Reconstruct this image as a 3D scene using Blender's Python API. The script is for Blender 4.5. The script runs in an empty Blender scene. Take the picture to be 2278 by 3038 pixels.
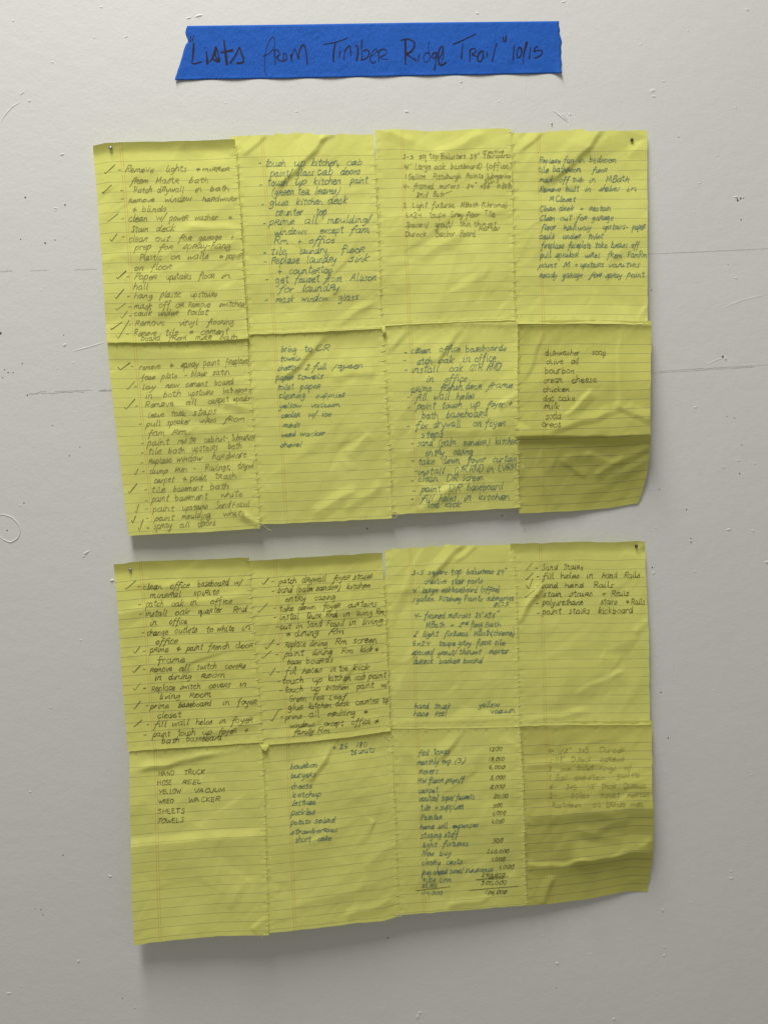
import bpy, math, random
import numpy as np
random.seed(7)
rng = np.random.default_rng(11)
S = bpy.context.scene

# ------------------------------------------------------------------ camera
# pose solved from the photograph; the wall is the plane y = 0, the room is y < 0, metres
FPX, CX, CY = 2626.0, 1139.0, 1519.0
def rot3(rx, ry, rz):
    c, s = np.cos, np.sin
    X = np.array([[1, 0, 0], [0, c(rx), -s(rx)], [0, s(rx), c(rx)]])
    Y = np.array([[c(ry), 0, s(ry)], [0, 1, 0], [-s(ry), 0, c(ry)]])
    Z = np.array([[c(rz), -s(rz), 0], [s(rz), c(rz), 0], [0, 0, 1]])
    return X @ Y @ Z
M = rot3(0.0720, -0.0787, -0.0445) @ np.array([[1, 0, 0], [0, 0, -1], [0, 1, 0]], float)
CAM = np.array([-0.066, -0.8582, 1.566])
def P(px, py, d=0.0):
    """point of the place seen at photo pixel (px, py) that stands d metres off the wall"""
    px, py, d = np.broadcast_arrays(np.asarray(px, float), np.asarray(py, float), np.asarray(d, float))
    r = np.stack([(px - CX) / FPX, (py - CY) / FPX, np.ones_like(px)], -1) @ M
    t = (-d - CAM[1]) / r[..., 1]
    return CAM + r * t[..., None]

import mathutils
cd = bpy.data.cameras.new('camera'); cam = bpy.data.objects.new('camera', cd)
S.collection.objects.link(cam)
mw = mathutils.Matrix([list(M[0]), list(-M[1]), list(-M[2])]).transposed().to_4x4()
mw.translation = CAM
cam.matrix_world = mw
cd.sensor_fit = 'HORIZONTAL'; cd.sensor_width = 36; cd.lens = FPX / 2278 * 36
cd.clip_start = 0.01; cd.clip_end = 50
S.camera = cam

# ------------------------------------------------------------------ light and exposure
w = bpy.data.worlds.new('World'); S.world = w; w.use_nodes = True
bg = w.node_tree.nodes['Background']
bg.inputs[0].default_value = (1.0, 0.95, 0.87, 1); bg.inputs[1].default_value = 0.265
S.view_settings.view_transform = 'Standard'; S.view_settings.look = 'None'
S.view_settings.exposure = 0; S.view_settings.gamma = 1
def area(name, loc, target, sx, sy, power, col):
    l = bpy.data.lights.new(name, 'AREA'); l.shape = 'RECTANGLE'; l.size = sx; l.size_y = sy
    l.energy = power; l.color = col
    o = bpy.data.objects.new(name, l); S.collection.objects.link(o); o.location = loc
    o.rotation_euler = (mathutils.Vector(target) - mathutils.Vector(loc)).to_track_quat('-Z', 'Y').to_euler()
    return o
area('ceiling_lamp', (-0.28, -0.95, 3.15), (0, -0.95, 0), 1.2, 0.30, 40.3, (1.0, 0.985, 0.93))

# ------------------------------------------------------------------ helpers
def link(name, me, mat=None, parent=None, **props):
    o = bpy.data.objects.new(name, me); S.collection.objects.link(o)
    if mat and me is not None and not me.materials: me.materials.append(mat)
    if parent: o.parent = parent
    for k, v in props.items(): o[k] = v
    return o
def mesh(name, verts, faces, uv=None, smooth=True):
    me = bpy.data.meshes.new(name)
    me.from_pydata([tuple(map(float, v)) for v in verts], [], [tuple(f) for f in faces])
    if uv is not None:
        l = me.uv_layers.new(name='ruling')
        idx = np.zeros(len(me.loops), dtype=np.int32); me.loops.foreach_get('vertex_index', idx)
        l.data.foreach_set('uv', np.asarray(uv, dtype=np.float32)[idx].ravel())
    if smooth: me.polygons.foreach_set('use_smooth', [True] * len(me.polygons))
    me.update(); return me

def nodes(name):
    m = bpy.data.materials.new(name); m.use_nodes = True
    nt = m.node_tree; b = nt.nodes['Principled BSDF']
    b.inputs['Specular IOR Level'].default_value = 0.25
    return m, nt, b
def N(nt, t, **kw):
    n = nt.nodes.new(t)
    for k, v in kw.items():
        if k.startswith('i_'):
            key = k[2:]
            n.inputs[int(key) if key.isdigit() else key].default_value = v
        else: setattr(n, k, v)
    return n
def math_(nt, op, a, b=None, c=None):
    n = nt.nodes.new('ShaderNodeMath'); n.operation = op
    for i, x in enumerate((a, b, c)):
        if x is None: continue
        if isinstance(x, (int, float)): n.inputs[i].default_value = x
        else: nt.links.new(x, n.inputs[i])
    return n.outputs[0]
def mixc(nt, fac, a, b):
    n = nt.nodes.new('ShaderNodeMix'); n.data_type = 'RGBA'
    for s, x in ((n.inputs[0], fac), (n.inputs[6], a), (n.inputs[7], b)):
        if isinstance(x, (int, float, tuple)): s.default_value = x
        else: nt.links.new(x, s)
    return n.outputs[2]
def noise(nt, scale, detail=3, rough=.5, vec=None):
    n = N(nt, 'ShaderNodeTexNoise'); n.inputs['Scale'].default_value = scale
    n.inputs['Detail'].default_value = detail; n.inputs['Roughness'].default_value = rough
    if vec is not None: nt.links.new(vec, n.inputs['Vector'])
    return n.outputs['Fac']
def geo(nt):
    return N(nt, 'ShaderNodeNewGeometry').outputs['Position']
def bump(nt, b, h, strength, dist):
    n = N(nt, 'ShaderNodeBump'); n.inputs['Strength'].default_value = strength
    n.inputs['Distance'].default_value = dist; nt.links.new(h, n.inputs['Height'])
    nt.links.new(n.outputs[0], b.inputs['Normal']); return n

# wall paint: rolled white gloss-less paint with an orange-peel skin
m_wall, nt, b = nodes('rolled_white_paint'); p = geo(nt)
peel = noise(nt, 320, 3, .6, p); mid = noise(nt, 70, 3, .6, p); big = noise(nt, 14, 3, .55, p); tone = noise(nt, 5, 4, .6, p)
h = math_(nt, 'ADD', math_(nt, 'MULTIPLY', peel, .42), math_(nt, 'ADD', math_(nt, 'MULTIPLY', mid, .9), math_(nt, 'MULTIPLY', big, 1.6)))
bump(nt, b, h, .26, .0014)
c = mixc(nt, tone, (.645, .652, .635, 1), (.685, .690, .675, 1))
nt.links.new(c, b.inputs['Base Color']); b.inputs['Roughness'].default_value = .62
m_chip, nt, b = nodes('paint_lump'); b.inputs['Base Color'].default_value = (.83, .83, .81, 1); b.inputs['Roughness'].default_value = .5
m_hole, nt, b = nodes('hole_shadow_plaster'); b.inputs['Base Color'].default_value = (.10, .09, .08, 1); b.inputs['Roughness'].default_value = .9
m_graph, nt, b = nodes('graphite_on_wall'); p = geo(nt)
g = noise(nt, 600, 2, .6, p)
gl = N(nt, 'ShaderNodeValToRGB'); gl.color_ramp.elements[0].position = .36; gl.color_ramp.elements[1].position = .62
nt.links.new(g, gl.inputs[0])
nt.links.new(mixc(nt, gl.outputs[0], (.33, .325, .32, 1), (.56, .56, .545, 1)), b.inputs['Base Color']); b.inputs['Roughness'].default_value = .8

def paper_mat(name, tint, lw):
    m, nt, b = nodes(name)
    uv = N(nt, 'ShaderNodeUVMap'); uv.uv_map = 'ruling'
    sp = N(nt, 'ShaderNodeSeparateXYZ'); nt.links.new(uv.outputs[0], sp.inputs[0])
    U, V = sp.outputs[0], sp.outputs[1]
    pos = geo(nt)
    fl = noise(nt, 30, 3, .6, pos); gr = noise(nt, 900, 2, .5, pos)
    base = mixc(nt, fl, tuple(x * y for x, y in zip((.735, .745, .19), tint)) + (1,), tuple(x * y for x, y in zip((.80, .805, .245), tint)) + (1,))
    base = mixc(nt, math_(nt, 'MULTIPLY', gr, .12), base, (.62, .62, .15, 1))
    # ruled lines: V counts lines, U in millimetres
    pp = math_(nt, 'ABSOLUTE', math_(nt, 'SUBTRACT', math_(nt, 'FRACT', math_(nt, 'ADD', V, .5)), .5))
    on = math_(nt, 'MULTIPLY', math_(nt, 'LESS_THAN', pp, .033), math_(nt, 'GREATER_THAN', V, -.2))
    fade = math_(nt, 'MULTIPLY', on, math_(nt, 'ADD', lw[0], math_(nt, 'MULTIPLY', noise(nt, 90, 2, .6, pos), lw[1])))
    base = mixc(nt, math_(nt, 'MINIMUM', fade, .95), base, (.235, .25, .15, 1))
    r1 = math_(nt, 'LESS_THAN', math_(nt, 'ABSOLUTE', math_(nt, 'SUBTRACT', U, 24.6)), .21)
    r2 = math_(nt, 'LESS_THAN', math_(nt, 'ABSOLUTE', math_(nt, 'SUBTRACT', U, 26.8)), .21)
    rr = math_(nt, 'MULTIPLY', math_(nt, 'MAXIMUM', r1, r2), math_(nt, 'ADD', .12, math_(nt, 'MULTIPLY', noise(nt, 120, 2, .6, pos), .75)))
    base = mixc(nt, rr, base, (.55, .23, .07, 1))
    nt.links.new(base, b.inputs['Base Color']); b.inputs['Roughness'].default_value = .95; b.inputs['Specular IOR Level'].default_value = .08
    bump(nt, b, math_(nt, 'ADD', noise(nt, 130, 4, .65, pos), math_(nt, 'MULTIPLY', gr, .15)), .4, .0006)
    tr = N(nt, 'ShaderNodeBsdfTranslucent'); nt.links.new(base, tr.inputs[0])
    mx = N(nt, 'ShaderNodeMixShader'); mx.inputs[0].default_value = .15
    nt.links.new(b.outputs[0], mx.inputs[1]); nt.links.new(tr.outputs[0], mx.inputs[2])
    nt.links.new(mx.outputs[0], nt.nodes['Material Output'].inputs[0])
    return m
m_paper = paper_mat('yellow_ruled_paper', (1, 1, 1), (.16, .55))
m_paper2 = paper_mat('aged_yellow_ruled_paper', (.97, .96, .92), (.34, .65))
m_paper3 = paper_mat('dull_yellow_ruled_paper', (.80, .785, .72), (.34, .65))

def ink(name, ca, cb, fac=(.3, .75)):
    m, nt, b = nodes(name); g = noise(nt, 420, 3, .7, geo(nt))
    r = N(nt, 'ShaderNodeValToRGB'); r.color_ramp.elements[0].position = fac[0]; r.color_ramp.elements[1].position = fac[1]
    nt.links.new(g, r.inputs[0]); nt.links.new(mixc(nt, r.outputs[0], ca + (1,), cb + (1,)), b.inputs['Base Color'])
    b.inputs['Roughness'].default_value = .7; return m
I = dict(pencil=ink('grey_pencil', (.15, .15, .055), (.43, .42, .13)),
         dark=ink('black_ink', (.06, .06, .022), (.22, .21, .065)),
         blue=ink('blue_ink', (.065, .125, .135), (.24, .32, .20)),
         faint=ink('faint_pencil', (.27, .26, .07), (.50, .48, .12)),
         marker=ink('black_marker', (.012, .010, .028), (.02, .018, .06), (.45, .9)))
m_thread, nt, b = nodes('cream_thread'); b.inputs['Base Color'].default_value = (.70, .66, .30, 1); b.inputs['Roughness'].default_value = .8
m_nail, nt, b = nodes('nail_steel'); b.inputs['Base Color'].default_value = (.36, .34, .36, 1); b.inputs['Metallic'].default_value = .7; b.inputs['Roughness'].default_value = .5
m_naild, nt, b = nodes('dark_nail_steel'); b.inputs['Base Color'].default_value = (.10, .08, .07, 1); b.inputs['Metallic'].default_value = .5; b.inputs['Roughness'].default_value = .5
m_tape, nt, b = nodes('blue_crepe_tape'); p = geo(nt)
mp = N(nt, 'ShaderNodeMapping'); mp.inputs['Scale'].default_value = (1, 1, .28); nt.links.new(p, mp.inputs[0])
cr = noise(nt, 900, 3, .6, mp.outputs[0]); bl = noise(nt, 45, 4, .65, p)
c = mixc(nt, bl, (.010, .074, .39, 1), (.018, .11, .50, 1))
c = mixc(nt, math_(nt, 'MULTIPLY', cr, .6), c, (.04, .16, .60, 1))
nt.links.new(c, b.inputs['Base Color']); b.inputs['Roughness'].default_value = .8; b.inputs['Specular IOR Level'].default_value = .12
bump(nt, b, math_(nt, 'ADD', cr, math_(nt, 'MULTIPLY', noise(nt, 60, 3, .6, p), 2)), .8, .0009)

# ------------------------------------------------------------------ the wall
wall_c = [P(-900, -900), P(3200, -900), P(3200, 4000), P(-900, 4000)]
x0 = min(v[0] for v in wall_c); x1 = max(v[0] for v in wall_c); z0 = min(v[2] for v in wall_c); z1 = max(v[2] for v in wall_c)
x0, x1, z0, z1 = x0 - 2.5, x1 + 2.5, 0.0, 2.8
nx, nz = 60, 80
vs = []
for j in range(nz + 1):
    for i in range(nx + 1):
        x = x0 + (x1 - x0) * i / nx; z = z0 + (z1 - z0) * j / nz
        vs.append((x, 0.0, z))
fs = [(j * (nx + 1) + i, j * (nx + 1) + i + 1, (j + 1) * (nx + 1) + i + 1, (j + 1) * (nx + 1) + i) for j in range(nz) for i in range(nx)]
wall = link('wall', mesh('wall', vs, fs), m_wall, kind='structure')

def dome(px, py, rx, ry, hgt, ang=0, lump=.25):
    """low irregular lump of paint, radii in photo px"""
    k = .00032; vs = [(0, 0, 0)]; fs = []; R_ = 4; K = 12
    ph = random.random() * 6
    c0 = P(px, py)
    hgt = hgt * .72
    V = [c0 + np.array([0, -hgt * .001, 0])]
    for r in range(1, R_ + 1):
        q = r / R_
        for a in range(K):
            t = a / K * 2 * math.pi
            wob = 1 + lump * math.sin(2 * t + ph) * .6 + lump * math.sin(3 * t + ph * 2) * .5
            x = rx * k * q * wob * math.cos(t); z = ry * k * q * wob * math.sin(t)
            xr = x * math.cos(ang) - z * math.sin(ang); zr = x * math.sin(ang) + z * math.cos(ang)
            hh = hgt * .001 * (math.cos(q * math.pi) * .5 + .5) * (1 + .3 * math.sin(t * 2 + ph)) - (.0001 if r == R_ else 0)
            V.append(c0 + np.array([xr, -hh, zr]))
    F = [(0, 1 + a, 1 + (a + 1) % K) for a in range(K)]
    for r in range(R_ - 1):
        for a in range(K):
            i = 1 + r * K + a; j = 1 + r * K + (a + 1) % K
            F.append((i, i + K, j + K, j))
    return V, F
for (x, y, rx, ry, hh, an) in [(590, 45, 14, 6, .9, .3), (560, 52, 9, 4, .7, .2), (86, 298, 4, 4, .8, 0), (65, 276, 12, 3, .5, .5), (156, 183, 5, 4, .5, 0), (185, 457, 8, 4, .8, .3),
        (374, 108, 9, 3, .5, .2), (280, 110, 4, 4, .5, 0), (669, 305, 4, 4, .4, 0), (1416, 38, 6, 5, .7, 0), (1367, 242, 5, 6, .9, 0), (1206, 330, 8, 5, .8, -.4), (1675, 345, 16, 4, .9, -.8),
        (1690, 338, 5, 5, .8, 0), (1935, 268, 12, 10, .6, 0), (1968, 240, 5, 4, .5, 0), (2216, 27, 9, 6, .8, 0), (2183, 319, 4, 3, .6, 0), (1672, 4, 9, 4, .7, .4), (1940, 285, 8, 5, .6, 0),
        (192, 1023, 7, 6, .9, 0), (256, 1640, 14, 6, 1.0, .3), (248, 1650, 7, 4, .8, 0), (333, 1722, 8, 7, 1.4, .2), (218, 1075, 5, 4, .5, 0), (170, 1093, 4, 3, .4, 0), (165, 617, 8, 3, .5, 0), (166, 624, 6, 2, .5, 0),
        (2161, 1571, 8, 6, .9, 0), (2233, 1575, 6, 5, .8, 0), (2049, 1605, 7, 6, 1.3, 0), (2183, 824, 7, 6, .5, 0), (2063, 1208, 6, 4, .7, .6), (2074, 542, 5, 4, .6, 0), (2126, 461, 6, 5, .4, 0), (2058, 628, 4, 3, .5, .5),
        (2151, 1064, 6, 5, 1.2, 0), (2184, 584, 7, 5, 1.2, 0), (2190, 1366, 6, 5, .6, 0), (2145, 1386, 6, 5, .6, 0), (2239, 1375, 5, 5, .6, 0), (2274, 1668, 6, 7, 1.2, 0), (1930, 1452, 4, 4, .7, 0), (1945, 1566, 5, 4, .5, 0), (1938, 1700, 5, 6, .7, .6), (2062, 1696, 5, 4, .6, 0),
        (327, 2601, 8, 6, .9, 0), (233, 2853, 6, 5, 1.1, 0), (400, 2990, 5, 4, .9, 0), (64, 2927, 4, 3, .5, 0), (26, 2948, 13, 2.5, .8, -.05), (1333, 2716, 5, 7, .9, 0), (1653, 2859, 6, 6, 1.2, 0), (2169, 2586, 5, 5, .9, 0), (2169, 2606, 6, 5, 1.0, 0),
        (1966, 2701, 5, 7, 1.0, 0), (1970, 2835, 5, 5, 1.0, 0), (1972, 2812, 10, 3, .7, -.5), (1448, 2861, 5, 4, .5, 0), (1575, 2821, 4, 4, .6, 0), (1821, 3025, 7, 6, 1.0, 0), (1239, 3018, 5, 14, 1.0, -.4), (1245, 3006, 9, 4, 1.1, .2), (1748, 2832, 8, 3, .4, .5), (2050, 2679, 4, 3, .6, 0),
        (1610, 2778, 4, 3, .5, 0), (1414, 2927, 5, 3, .4, 0), (1640, 2806, 4, 3, .4, 0), (60, 1500, 5, 4, .5, 0), (1556, 1574, 4, 7, .6, .3), (1995, 2760, 6, 3, .4, .3), (2230, 2300, 5, 4, .6, 0), (2120, 2050, 5, 4, .5, 0), (2205, 1900, 4, 4, .5, 0), (150, 2100, 6, 4, .5, 0), (90, 2350, 5, 5, .6, 0),
        (240, 1900, 5, 4, .5, 0), (120, 860, 4, 4, .4, 0), (1055, 2990, 5, 4, .5, 0), (700, 2990, 5, 3, .4, 0), (880, 330, 5, 4, .5, 0), (1480, 300, 4, 4, .5, 0), (1900, 130, 5, 5, .4, 0), (2040, 90, 4, 4, .5, 0), (40, 60, 5, 4, .5, 0), (300, 20, 5, 4, .5, 0)]:
    V, F = dome(x, y, rx, ry, hh, an); link('paint_lump', mesh('paint_lump', V, F), m_wall, wall)
holes = [(75, 585, 2.6), (193, 607, 2.8), (61, 709, 1.8), (134, 720, 2.8), (163, 711, 1.8), (2, 988, 4), (189, 994, 1.8), (81, 1172, 2.6), (39, 1105, 1.8), (24, 1105, 2), (13, 1096, 1.8), (8, 1120, 1.8), (66, 1078, 2), (206, 1352, 1.8), (237, 1326, 1.5),
         (155, 1262, 1.6), (71, 1492, 2), (21, 1574, 2.2), (2188, 593, 4), (2197, 588, 3), (2206, 587, 2), (2198, 651, 2.4), (1932, 860, 1.8), (2144, 1058, 4), (2200, 1320, 2), (2194, 1405, 2.6), (2036, 1512, 2.4), (2156, 1235, 1.8), (2178, 1240, 1.8), (2049, 1599, 3), (122, 2700, 2.2),
         (128, 2716, 1.8), (364, 2963, 2), (1151, 2784, 2.6), (1649, 2933, 1.8), (1637, 367, 2.4), (1637, 373, 1.8), (1089, 1568, 3), (1489, 1530, 2.2), (1556, 1571, 2.2), (1935, 1684, 2.4), (1960, 2055, 2.4), (1982, 2190, 2.4), (88, 300, 2), (2013, 406, 1.8), (187, 2538, 2), (1956, 1452, 1.8), (1367, 238, 1.4), (400, 2988, 1.8), (105, 2697, 1.3), (1966, 2708, 1.6), (2160, 784, 1.4)]
for (x, y, r) in holes:
    r *= .85; K = 10; k = .00032; c0 = P(x, y, .00012); ph = random.random() * 6
    V = [c0 + np.array([0, .0, 0])] + [c0 + np.array([r * k * math.cos(t) * (1 + .25 * math.sin(2 * t + ph)), 0, r * k * 1.15 * math.sin(t) * (1 + .2 * math.cos(3 * t + ph))]) for t in np.arange(K) / K * 2 * math.pi]
    link('nail_hole', mesh('nail_hole', V, [(0, 1 + a, 1 + (a + 1) % K) for a in range(K)]), m_hole, wall)

def ribbon2(pts, width, depth):
    """flat band on the wall along photo-px points"""
    pts = np.array(pts, float); t = np.gradient(pts, axis=0); n = np.stack([-t[:, 1], t[:, 0]], 1); n /= np.linalg.norm(n, axis=1)[:, None] + 1e-9
    wv = np.asarray(width) * .5 * np.ones(len(pts))
    a = P(*(pts + n * wv[:, None]).T, depth); b_ = P(*(pts - n * wv[:, None]).T, depth)
    V = np.concatenate([a, b_]); k = len(pts)
    return V, [(i, i + 1, k + i + 1, k + i) for i in range(k - 1)]
def pencil_line(pts, seg, width=2.2, wob=.8, gap=.0):
    V, F = [], []
    pts = np.array(pts, float); L = np.concatenate([[0], np.cumsum(np.hypot(*np.diff(pts, axis=0).T))]); n = int(L[-1] / seg)
    s = np.linspace(0, L[-1], n + 1); X = np.interp(s, L, pts[:, 0]); Y = np.interp(s, L, pts[:, 1]) + rng.normal(0, wob, n + 1)
    i = 0
    while i < n:
        j = min(n, i + random.randint(2, 9))
        if random.random() > gap:
            v, f = ribbon2(np.stack([X[i:j + 1], Y[i:j + 1]], 1), width * random.uniform(.5, 1.25), .00006)
            o = len(V); V += list(v); F += [tuple(o + q for q in g_) for g_ in f]
        i = j
    return V, F
for pts, wd, gp, wb in [([(0, 804), (300, 798)], 2.2, .35, 1.0), ([(1922, 753), (2278, 737)], 1.8, .04, .5), ([(0, 1172), (335, 1158)], 2.8, .3, 1.2), ([(120, 1162), (335, 1156)], 2.2, .35, 1.0),
                 ([(1925, 1103), (2278, 1082)], 1.8, .03, .5), ([(1925, 1107.5), (2278, 1086)], 1.6, .2, .5)]:
    V, F = pencil_line(pts, 6, wd, wb, gp); link('pencil_line', mesh('pencil_line', V, F), m_graph, wall)
def ridge(pts, wpx, hmm):
    pts = np.array(pts, float)
    m = 24; L = np.linspace(0, len(pts) - 1, m); X = np.interp(L, range(len(pts)), pts[:, 0]); Y = np.interp(L, range(len(pts)), pts[:, 1])
    q = np.stack([X, Y], 1); t = np.gradient(q, axis=0); n = np.stack([-t[:, 1], t[:, 0]], 1); n /= np.linalg.norm(n, axis=1)[:, None]
    V = []; prof = [(-1, -.02), (-.5, .6), (0, 1), (.5, .6), (1, -.02)]
    for i in range(m):
        e = math.sin(math.pi * i / (m - 1)) ** .5
        for s_, h_ in prof: V.append(P(q[i, 0] + n[i, 0] * s_ * wpx, q[i, 1] + n[i, 1] * s_ * wpx, hmm * .001 * h_ * e))
    F = [(i * 5 + k, i * 5 + k + 1, (i + 1) * 5 + k + 1, (i + 1) * 5 + k) for i in range(m - 1) for k in range(4)]
    return V, F
for pts, wp, hm in [([(-20, 1530), (8, 1526), (35, 1534), (56, 1556), (60, 1580), (52, 1598), (30, 1610), (8, 1600), (-10, 1585)], 2.4, .8), ([(0, 364), (14, 340), (36, 315), (62, 300)], 3, .4),
                    ([(215, 1042), (260, 1030), (314, 1014)], 2.5, .35), ([(2095, 1082), (2120, 1070), (2145, 1060)], 2, .3), ([(1640, 324), (1665, 345), (1688, 362)], 3, .6),
                    ([(1558, 220), (1557, 270), (1556, 310)], 2, .15), ([(1690, 338), (1689, 370), (1687, 392)], 1.5, .2), ([(1582, 2700), (1580, 2850), (1583, 2970)], 1.5, .12), ([(2140, 915), (2200, 890), (2278, 872)], 3, .2)]:
    V, F = ridge(pts, wp, hm); link('paint_ridge', mesh('paint_ridge', V, F), m_wall, wall)

# ------------------------------------------------------------------ sheets
def smooth_noise(nu, nv, cu, cv, seed):
    r = np.random.default_rng(seed); g = r.normal(0, 1, (cv + 3, cu + 3))
    x = np.linspace(0, cu, nu); y = np.linspace(0, cv, nv)
    xi = x.astype(int); yi = y.astype(int); fx = x - xi; fy = y - yi
    fx = fx * fx * (3 - 2 * fx); fy = fy * fy * (3 - 2 * fy)
    a = g[yi][:, xi] * (1 - fx) + g[yi][:, xi + 1] * fx; b_ = g[yi + 1][:, xi] * (1 - fx) + g[yi + 1][:, xi + 1] * fx
    return a * (1 - fy)[:, None] + b_ * fy[:, None]
def bicubicish(tab, U, V):
    tab = np.array(tab, float)
    def cr(p0, p1, p2, p3, t): return .5 * (2 * p1 + (p2 - p0) * t + (2 * p0 - 5 * p1 + 4 * p2 - p3) * t * t + (3 * p1 - p0 - 3 * p2 + p3) * t ** 3)
    nr, nc = tab.shape
    V = np.clip(V, 0, 1) * (nr - 1); U = np.clip(U, 0, 1) * (nc - 1)
    vi = np.minimum(V.astype(int), nr - 2); ui = np.minimum(U.astype(int), nc - 2); fv = V - vi; fu = U - ui
    def at(i, j):
        i = np.clip(i, 0, nr - 1); j = np.clip(j, 0, nc - 1); return tab[i, j]
    rows = [cr(*[at(vi + k, ui + m_) for m_ in (-1, 0, 1, 2)], fu) for k in (-1, 0, 1, 2)]
    return cr(*rows, fv)
Z = 500 / 1659.0
# zoom windows in which sheet data were read off the photograph: origin in photo px, scale Z
class Sheet: pass
SH = {}
def sheet(key, org, L, R, T, B, rule, panel, col, row, seed, torn=(), creases=(), curl=0, mat=None, crump=1.0):
    s = Sheet(); s.key = key; s.org = np.array(org, float)
    c = lambda pts: np.array(pts, float) * Z + s.org
    s.L, s.R, s.T, s.B = c(L), c(R), c(T), c(B); s.rule = rule; s.panel = panel; s.col = col; s.row = row
    s.seed = seed; s.torn = torn; s.creases = creases; s.curl = curl; s.mat = mat or m_paper; s.crump = crump
    SH[key] = s
# base stand-off tables in mm (rows down the panel, columns across)
TAB = {'up': [[3, 8, 8, 7, 3], [6, 9.5, 10.5, 10, 8], [8, 11, 12, 14, 15], [9, 12, 14, 19, 25], [9, 12, 12, 10, 0]],
       'low': [[3, 9, 9, 7, 3], [8, 12, 13, 11, 8], [13, 17, 17, 15, 11], [18, 22, 21, 20, 25], [20, 27, 22, 14, 0]]}
PC = {'up': [(275, 431), (1919, 386), (1915, 1500), (381, 1590)], 'low': [(337, 1674), (1913, 1606), (1925, 2660), (398, 2806)]}
D1 = ((.66, 0), (.30, .26), 2.0, 4, 17)   # the long diagonal crease many of the sheets share
D2 = ((.22, 0), (.06, .10), 1.0, 3, 7)
sheet('u1', (260, 380), [(50, 170), (90, 600), (128, 1130), (160, 1600), (190, 2110)], [(1452, 105), (1480, 500), (1515, 980), (1530, 1300), (1555, 1700), (1582, 2068)], [(50, 170), (170, 142), (500, 132), (1000, 122), (1452, 105)],
      [(190, 2110), (500, 2108), (1000, 2098), (1450, 2078), (1582, 2068)], (1920, 185, 97), 'up', 0, 0, 1, creases=(((.62, .42), (1, .46), 1.2, 5, 10), ((.70, .55), (1, .50), 1.0, 6, 6), ((0, .58), (.5, .56), .6, 6, 9)), curl=5)
sheet('u2', (680, 380), [(50, 75), (100, 700), (140, 1300), (165, 1700), (185, 2030)], [(1420, 55), (1440, 500), (1462, 900), (1480, 1250), (1492, 1650), (1500, 1970)], [(50, 75), (450, 68), (900, 60), (1420, 55)],
      [(185, 2030), (600, 2015), (1100, 1990), (1500, 1970)], (1930, 210, 95), 'up', 1, 0, 2, torn=((.28, .58, 7), (.72, .8, 3)), creases=(D1, D2, ((.62, 1), (.95, .86), 1.3, 6, 8), ((.62, .03), (.72, .0), .8, 3, 3)))
sheet('u3', (1100, 380), [(40, 15), (60, 600), (85, 1200), (110, 1600), (125, 1940)], [(1382, 2), (1395, 700), (1405, 1200), (1412, 1500), (1420, 1892)], [(40, 12), (330, 8), (560, 32), (800, 20), (1000, 2), (1382, 2)],
      [(125, 1945), (500, 1925), (1000, 1905), (1420, 1892)], (1910, 195, 94.4), 'up', 2, 0, 3, creases=(((.02, .0), (.28, .05), .9, 5, 8), ((.45, .12), (.80, .03), 1.1, 6, 10), ((.32, .66), (.62, .52), .8, 8, 8), ((0, .46), (1, .42), .7, 6, 9)))
sheet('u4', (1500, 360), [(60, 112), (75, 700), (88, 1300), (105, 1700), (120, 1995)], [(1390, 82), (1395, 500), (1397, 1000), (1397, 1500), (1397, 2000)], [(60, 112), (400, 104), (800, 96), (1390, 82)],
      [(120, 1995), (800, 1990), (1397, 2000)], (1895, 200, 94.1), 'up', 3, 0, 4, torn=((.26, .56, 5), (.7, .76, 3)), creases=(D1, D2, ((.86, .09), (1, .11), .6, 8, 8), ((.93, .97), (1, .9), 1.0, 3, 5)))
sheet('u5', (300, 980), [(58, 122), (105, 600), (150, 1000), (200, 1400), (235, 1750), (270, 2025)], [(1442, 90), (1458, 400), (1490, 850), (1520, 1300), (1548, 1650), (1565, 1950)], [(58, 122), (500, 122), (1000, 110), (1442, 90)],
      [(270, 2025), (560, 2005), (1000, 1988), (1400, 1962), (1565, 1950)], (1900, 165, 94.5), 'up', 0, 1, 5, creases=(((.0, .02), (.7, .06), 1.4, 4, 14), ((.35, .33), (.85, .40), .8, 6, 8), ((.80, .33), (1, .36), 1.0, 4, 6), ((.3, .49), (.95, .44), .7, 7, 8), ((.86, .93), (1, .97), 1.6, 4, 5)))
sheet('u6', (720, 940), [(50, 160), (65, 400), (110, 1000), (140, 1500), (160, 1850), (178, 2040)], [(1385, 110), (1395, 450), (1420, 900), (1440, 1200), (1460, 1600), (1472, 1985)], [(50, 160), (600, 140), (1385, 110)],
      [(178, 2040), (350, 2036), (900, 2012), (1472, 1985)], (1880, 185, 92.6), 'up', 1, 1, 6, creases=(((.62, .0), (.24, .24), 1.8, 4, 14), ((.62, .25), (.92, .22), .8, 8, 6), ((.42, .96), (.72, .84), 1.4, 7, 9), ((.66, .94), (.92, .82), .9, 6, 6), ((.70, .66), (.85, .55), .8, 9, 8)))
sheet('u7', (1120, 940), [(60, 85), (80, 500), (110, 1100), (130, 1500), (148, 1945)], [(1380, 72), (1380, 600), (1382, 1100), (1385, 1500), (1392, 1750), (1408, 1872)], [(60, 85), (700, 78), (1380, 72)],
      [(148, 1945), (300, 1938), (800, 1912), (1350, 1884), (1408, 1872)], (1825, 180, 92), 'up', 2, 1, 7, creases=(((.60, .0), (.38, .2), 1.7, 4, 10), ((.20, .0), (.03, .12), 1.4, 4, 8), ((.12, .55), (.9, .58), .7, 8, 7), ((.85, .44), (1, .38), 1.2, 4, 5), ((.2, .98), (.5, .87), 1.1, 6, 8), ((.4, .25), (.62, .04), .8, 7, 7), ((.5, .8), (.95, .74), .6, 6, 6)))
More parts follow.
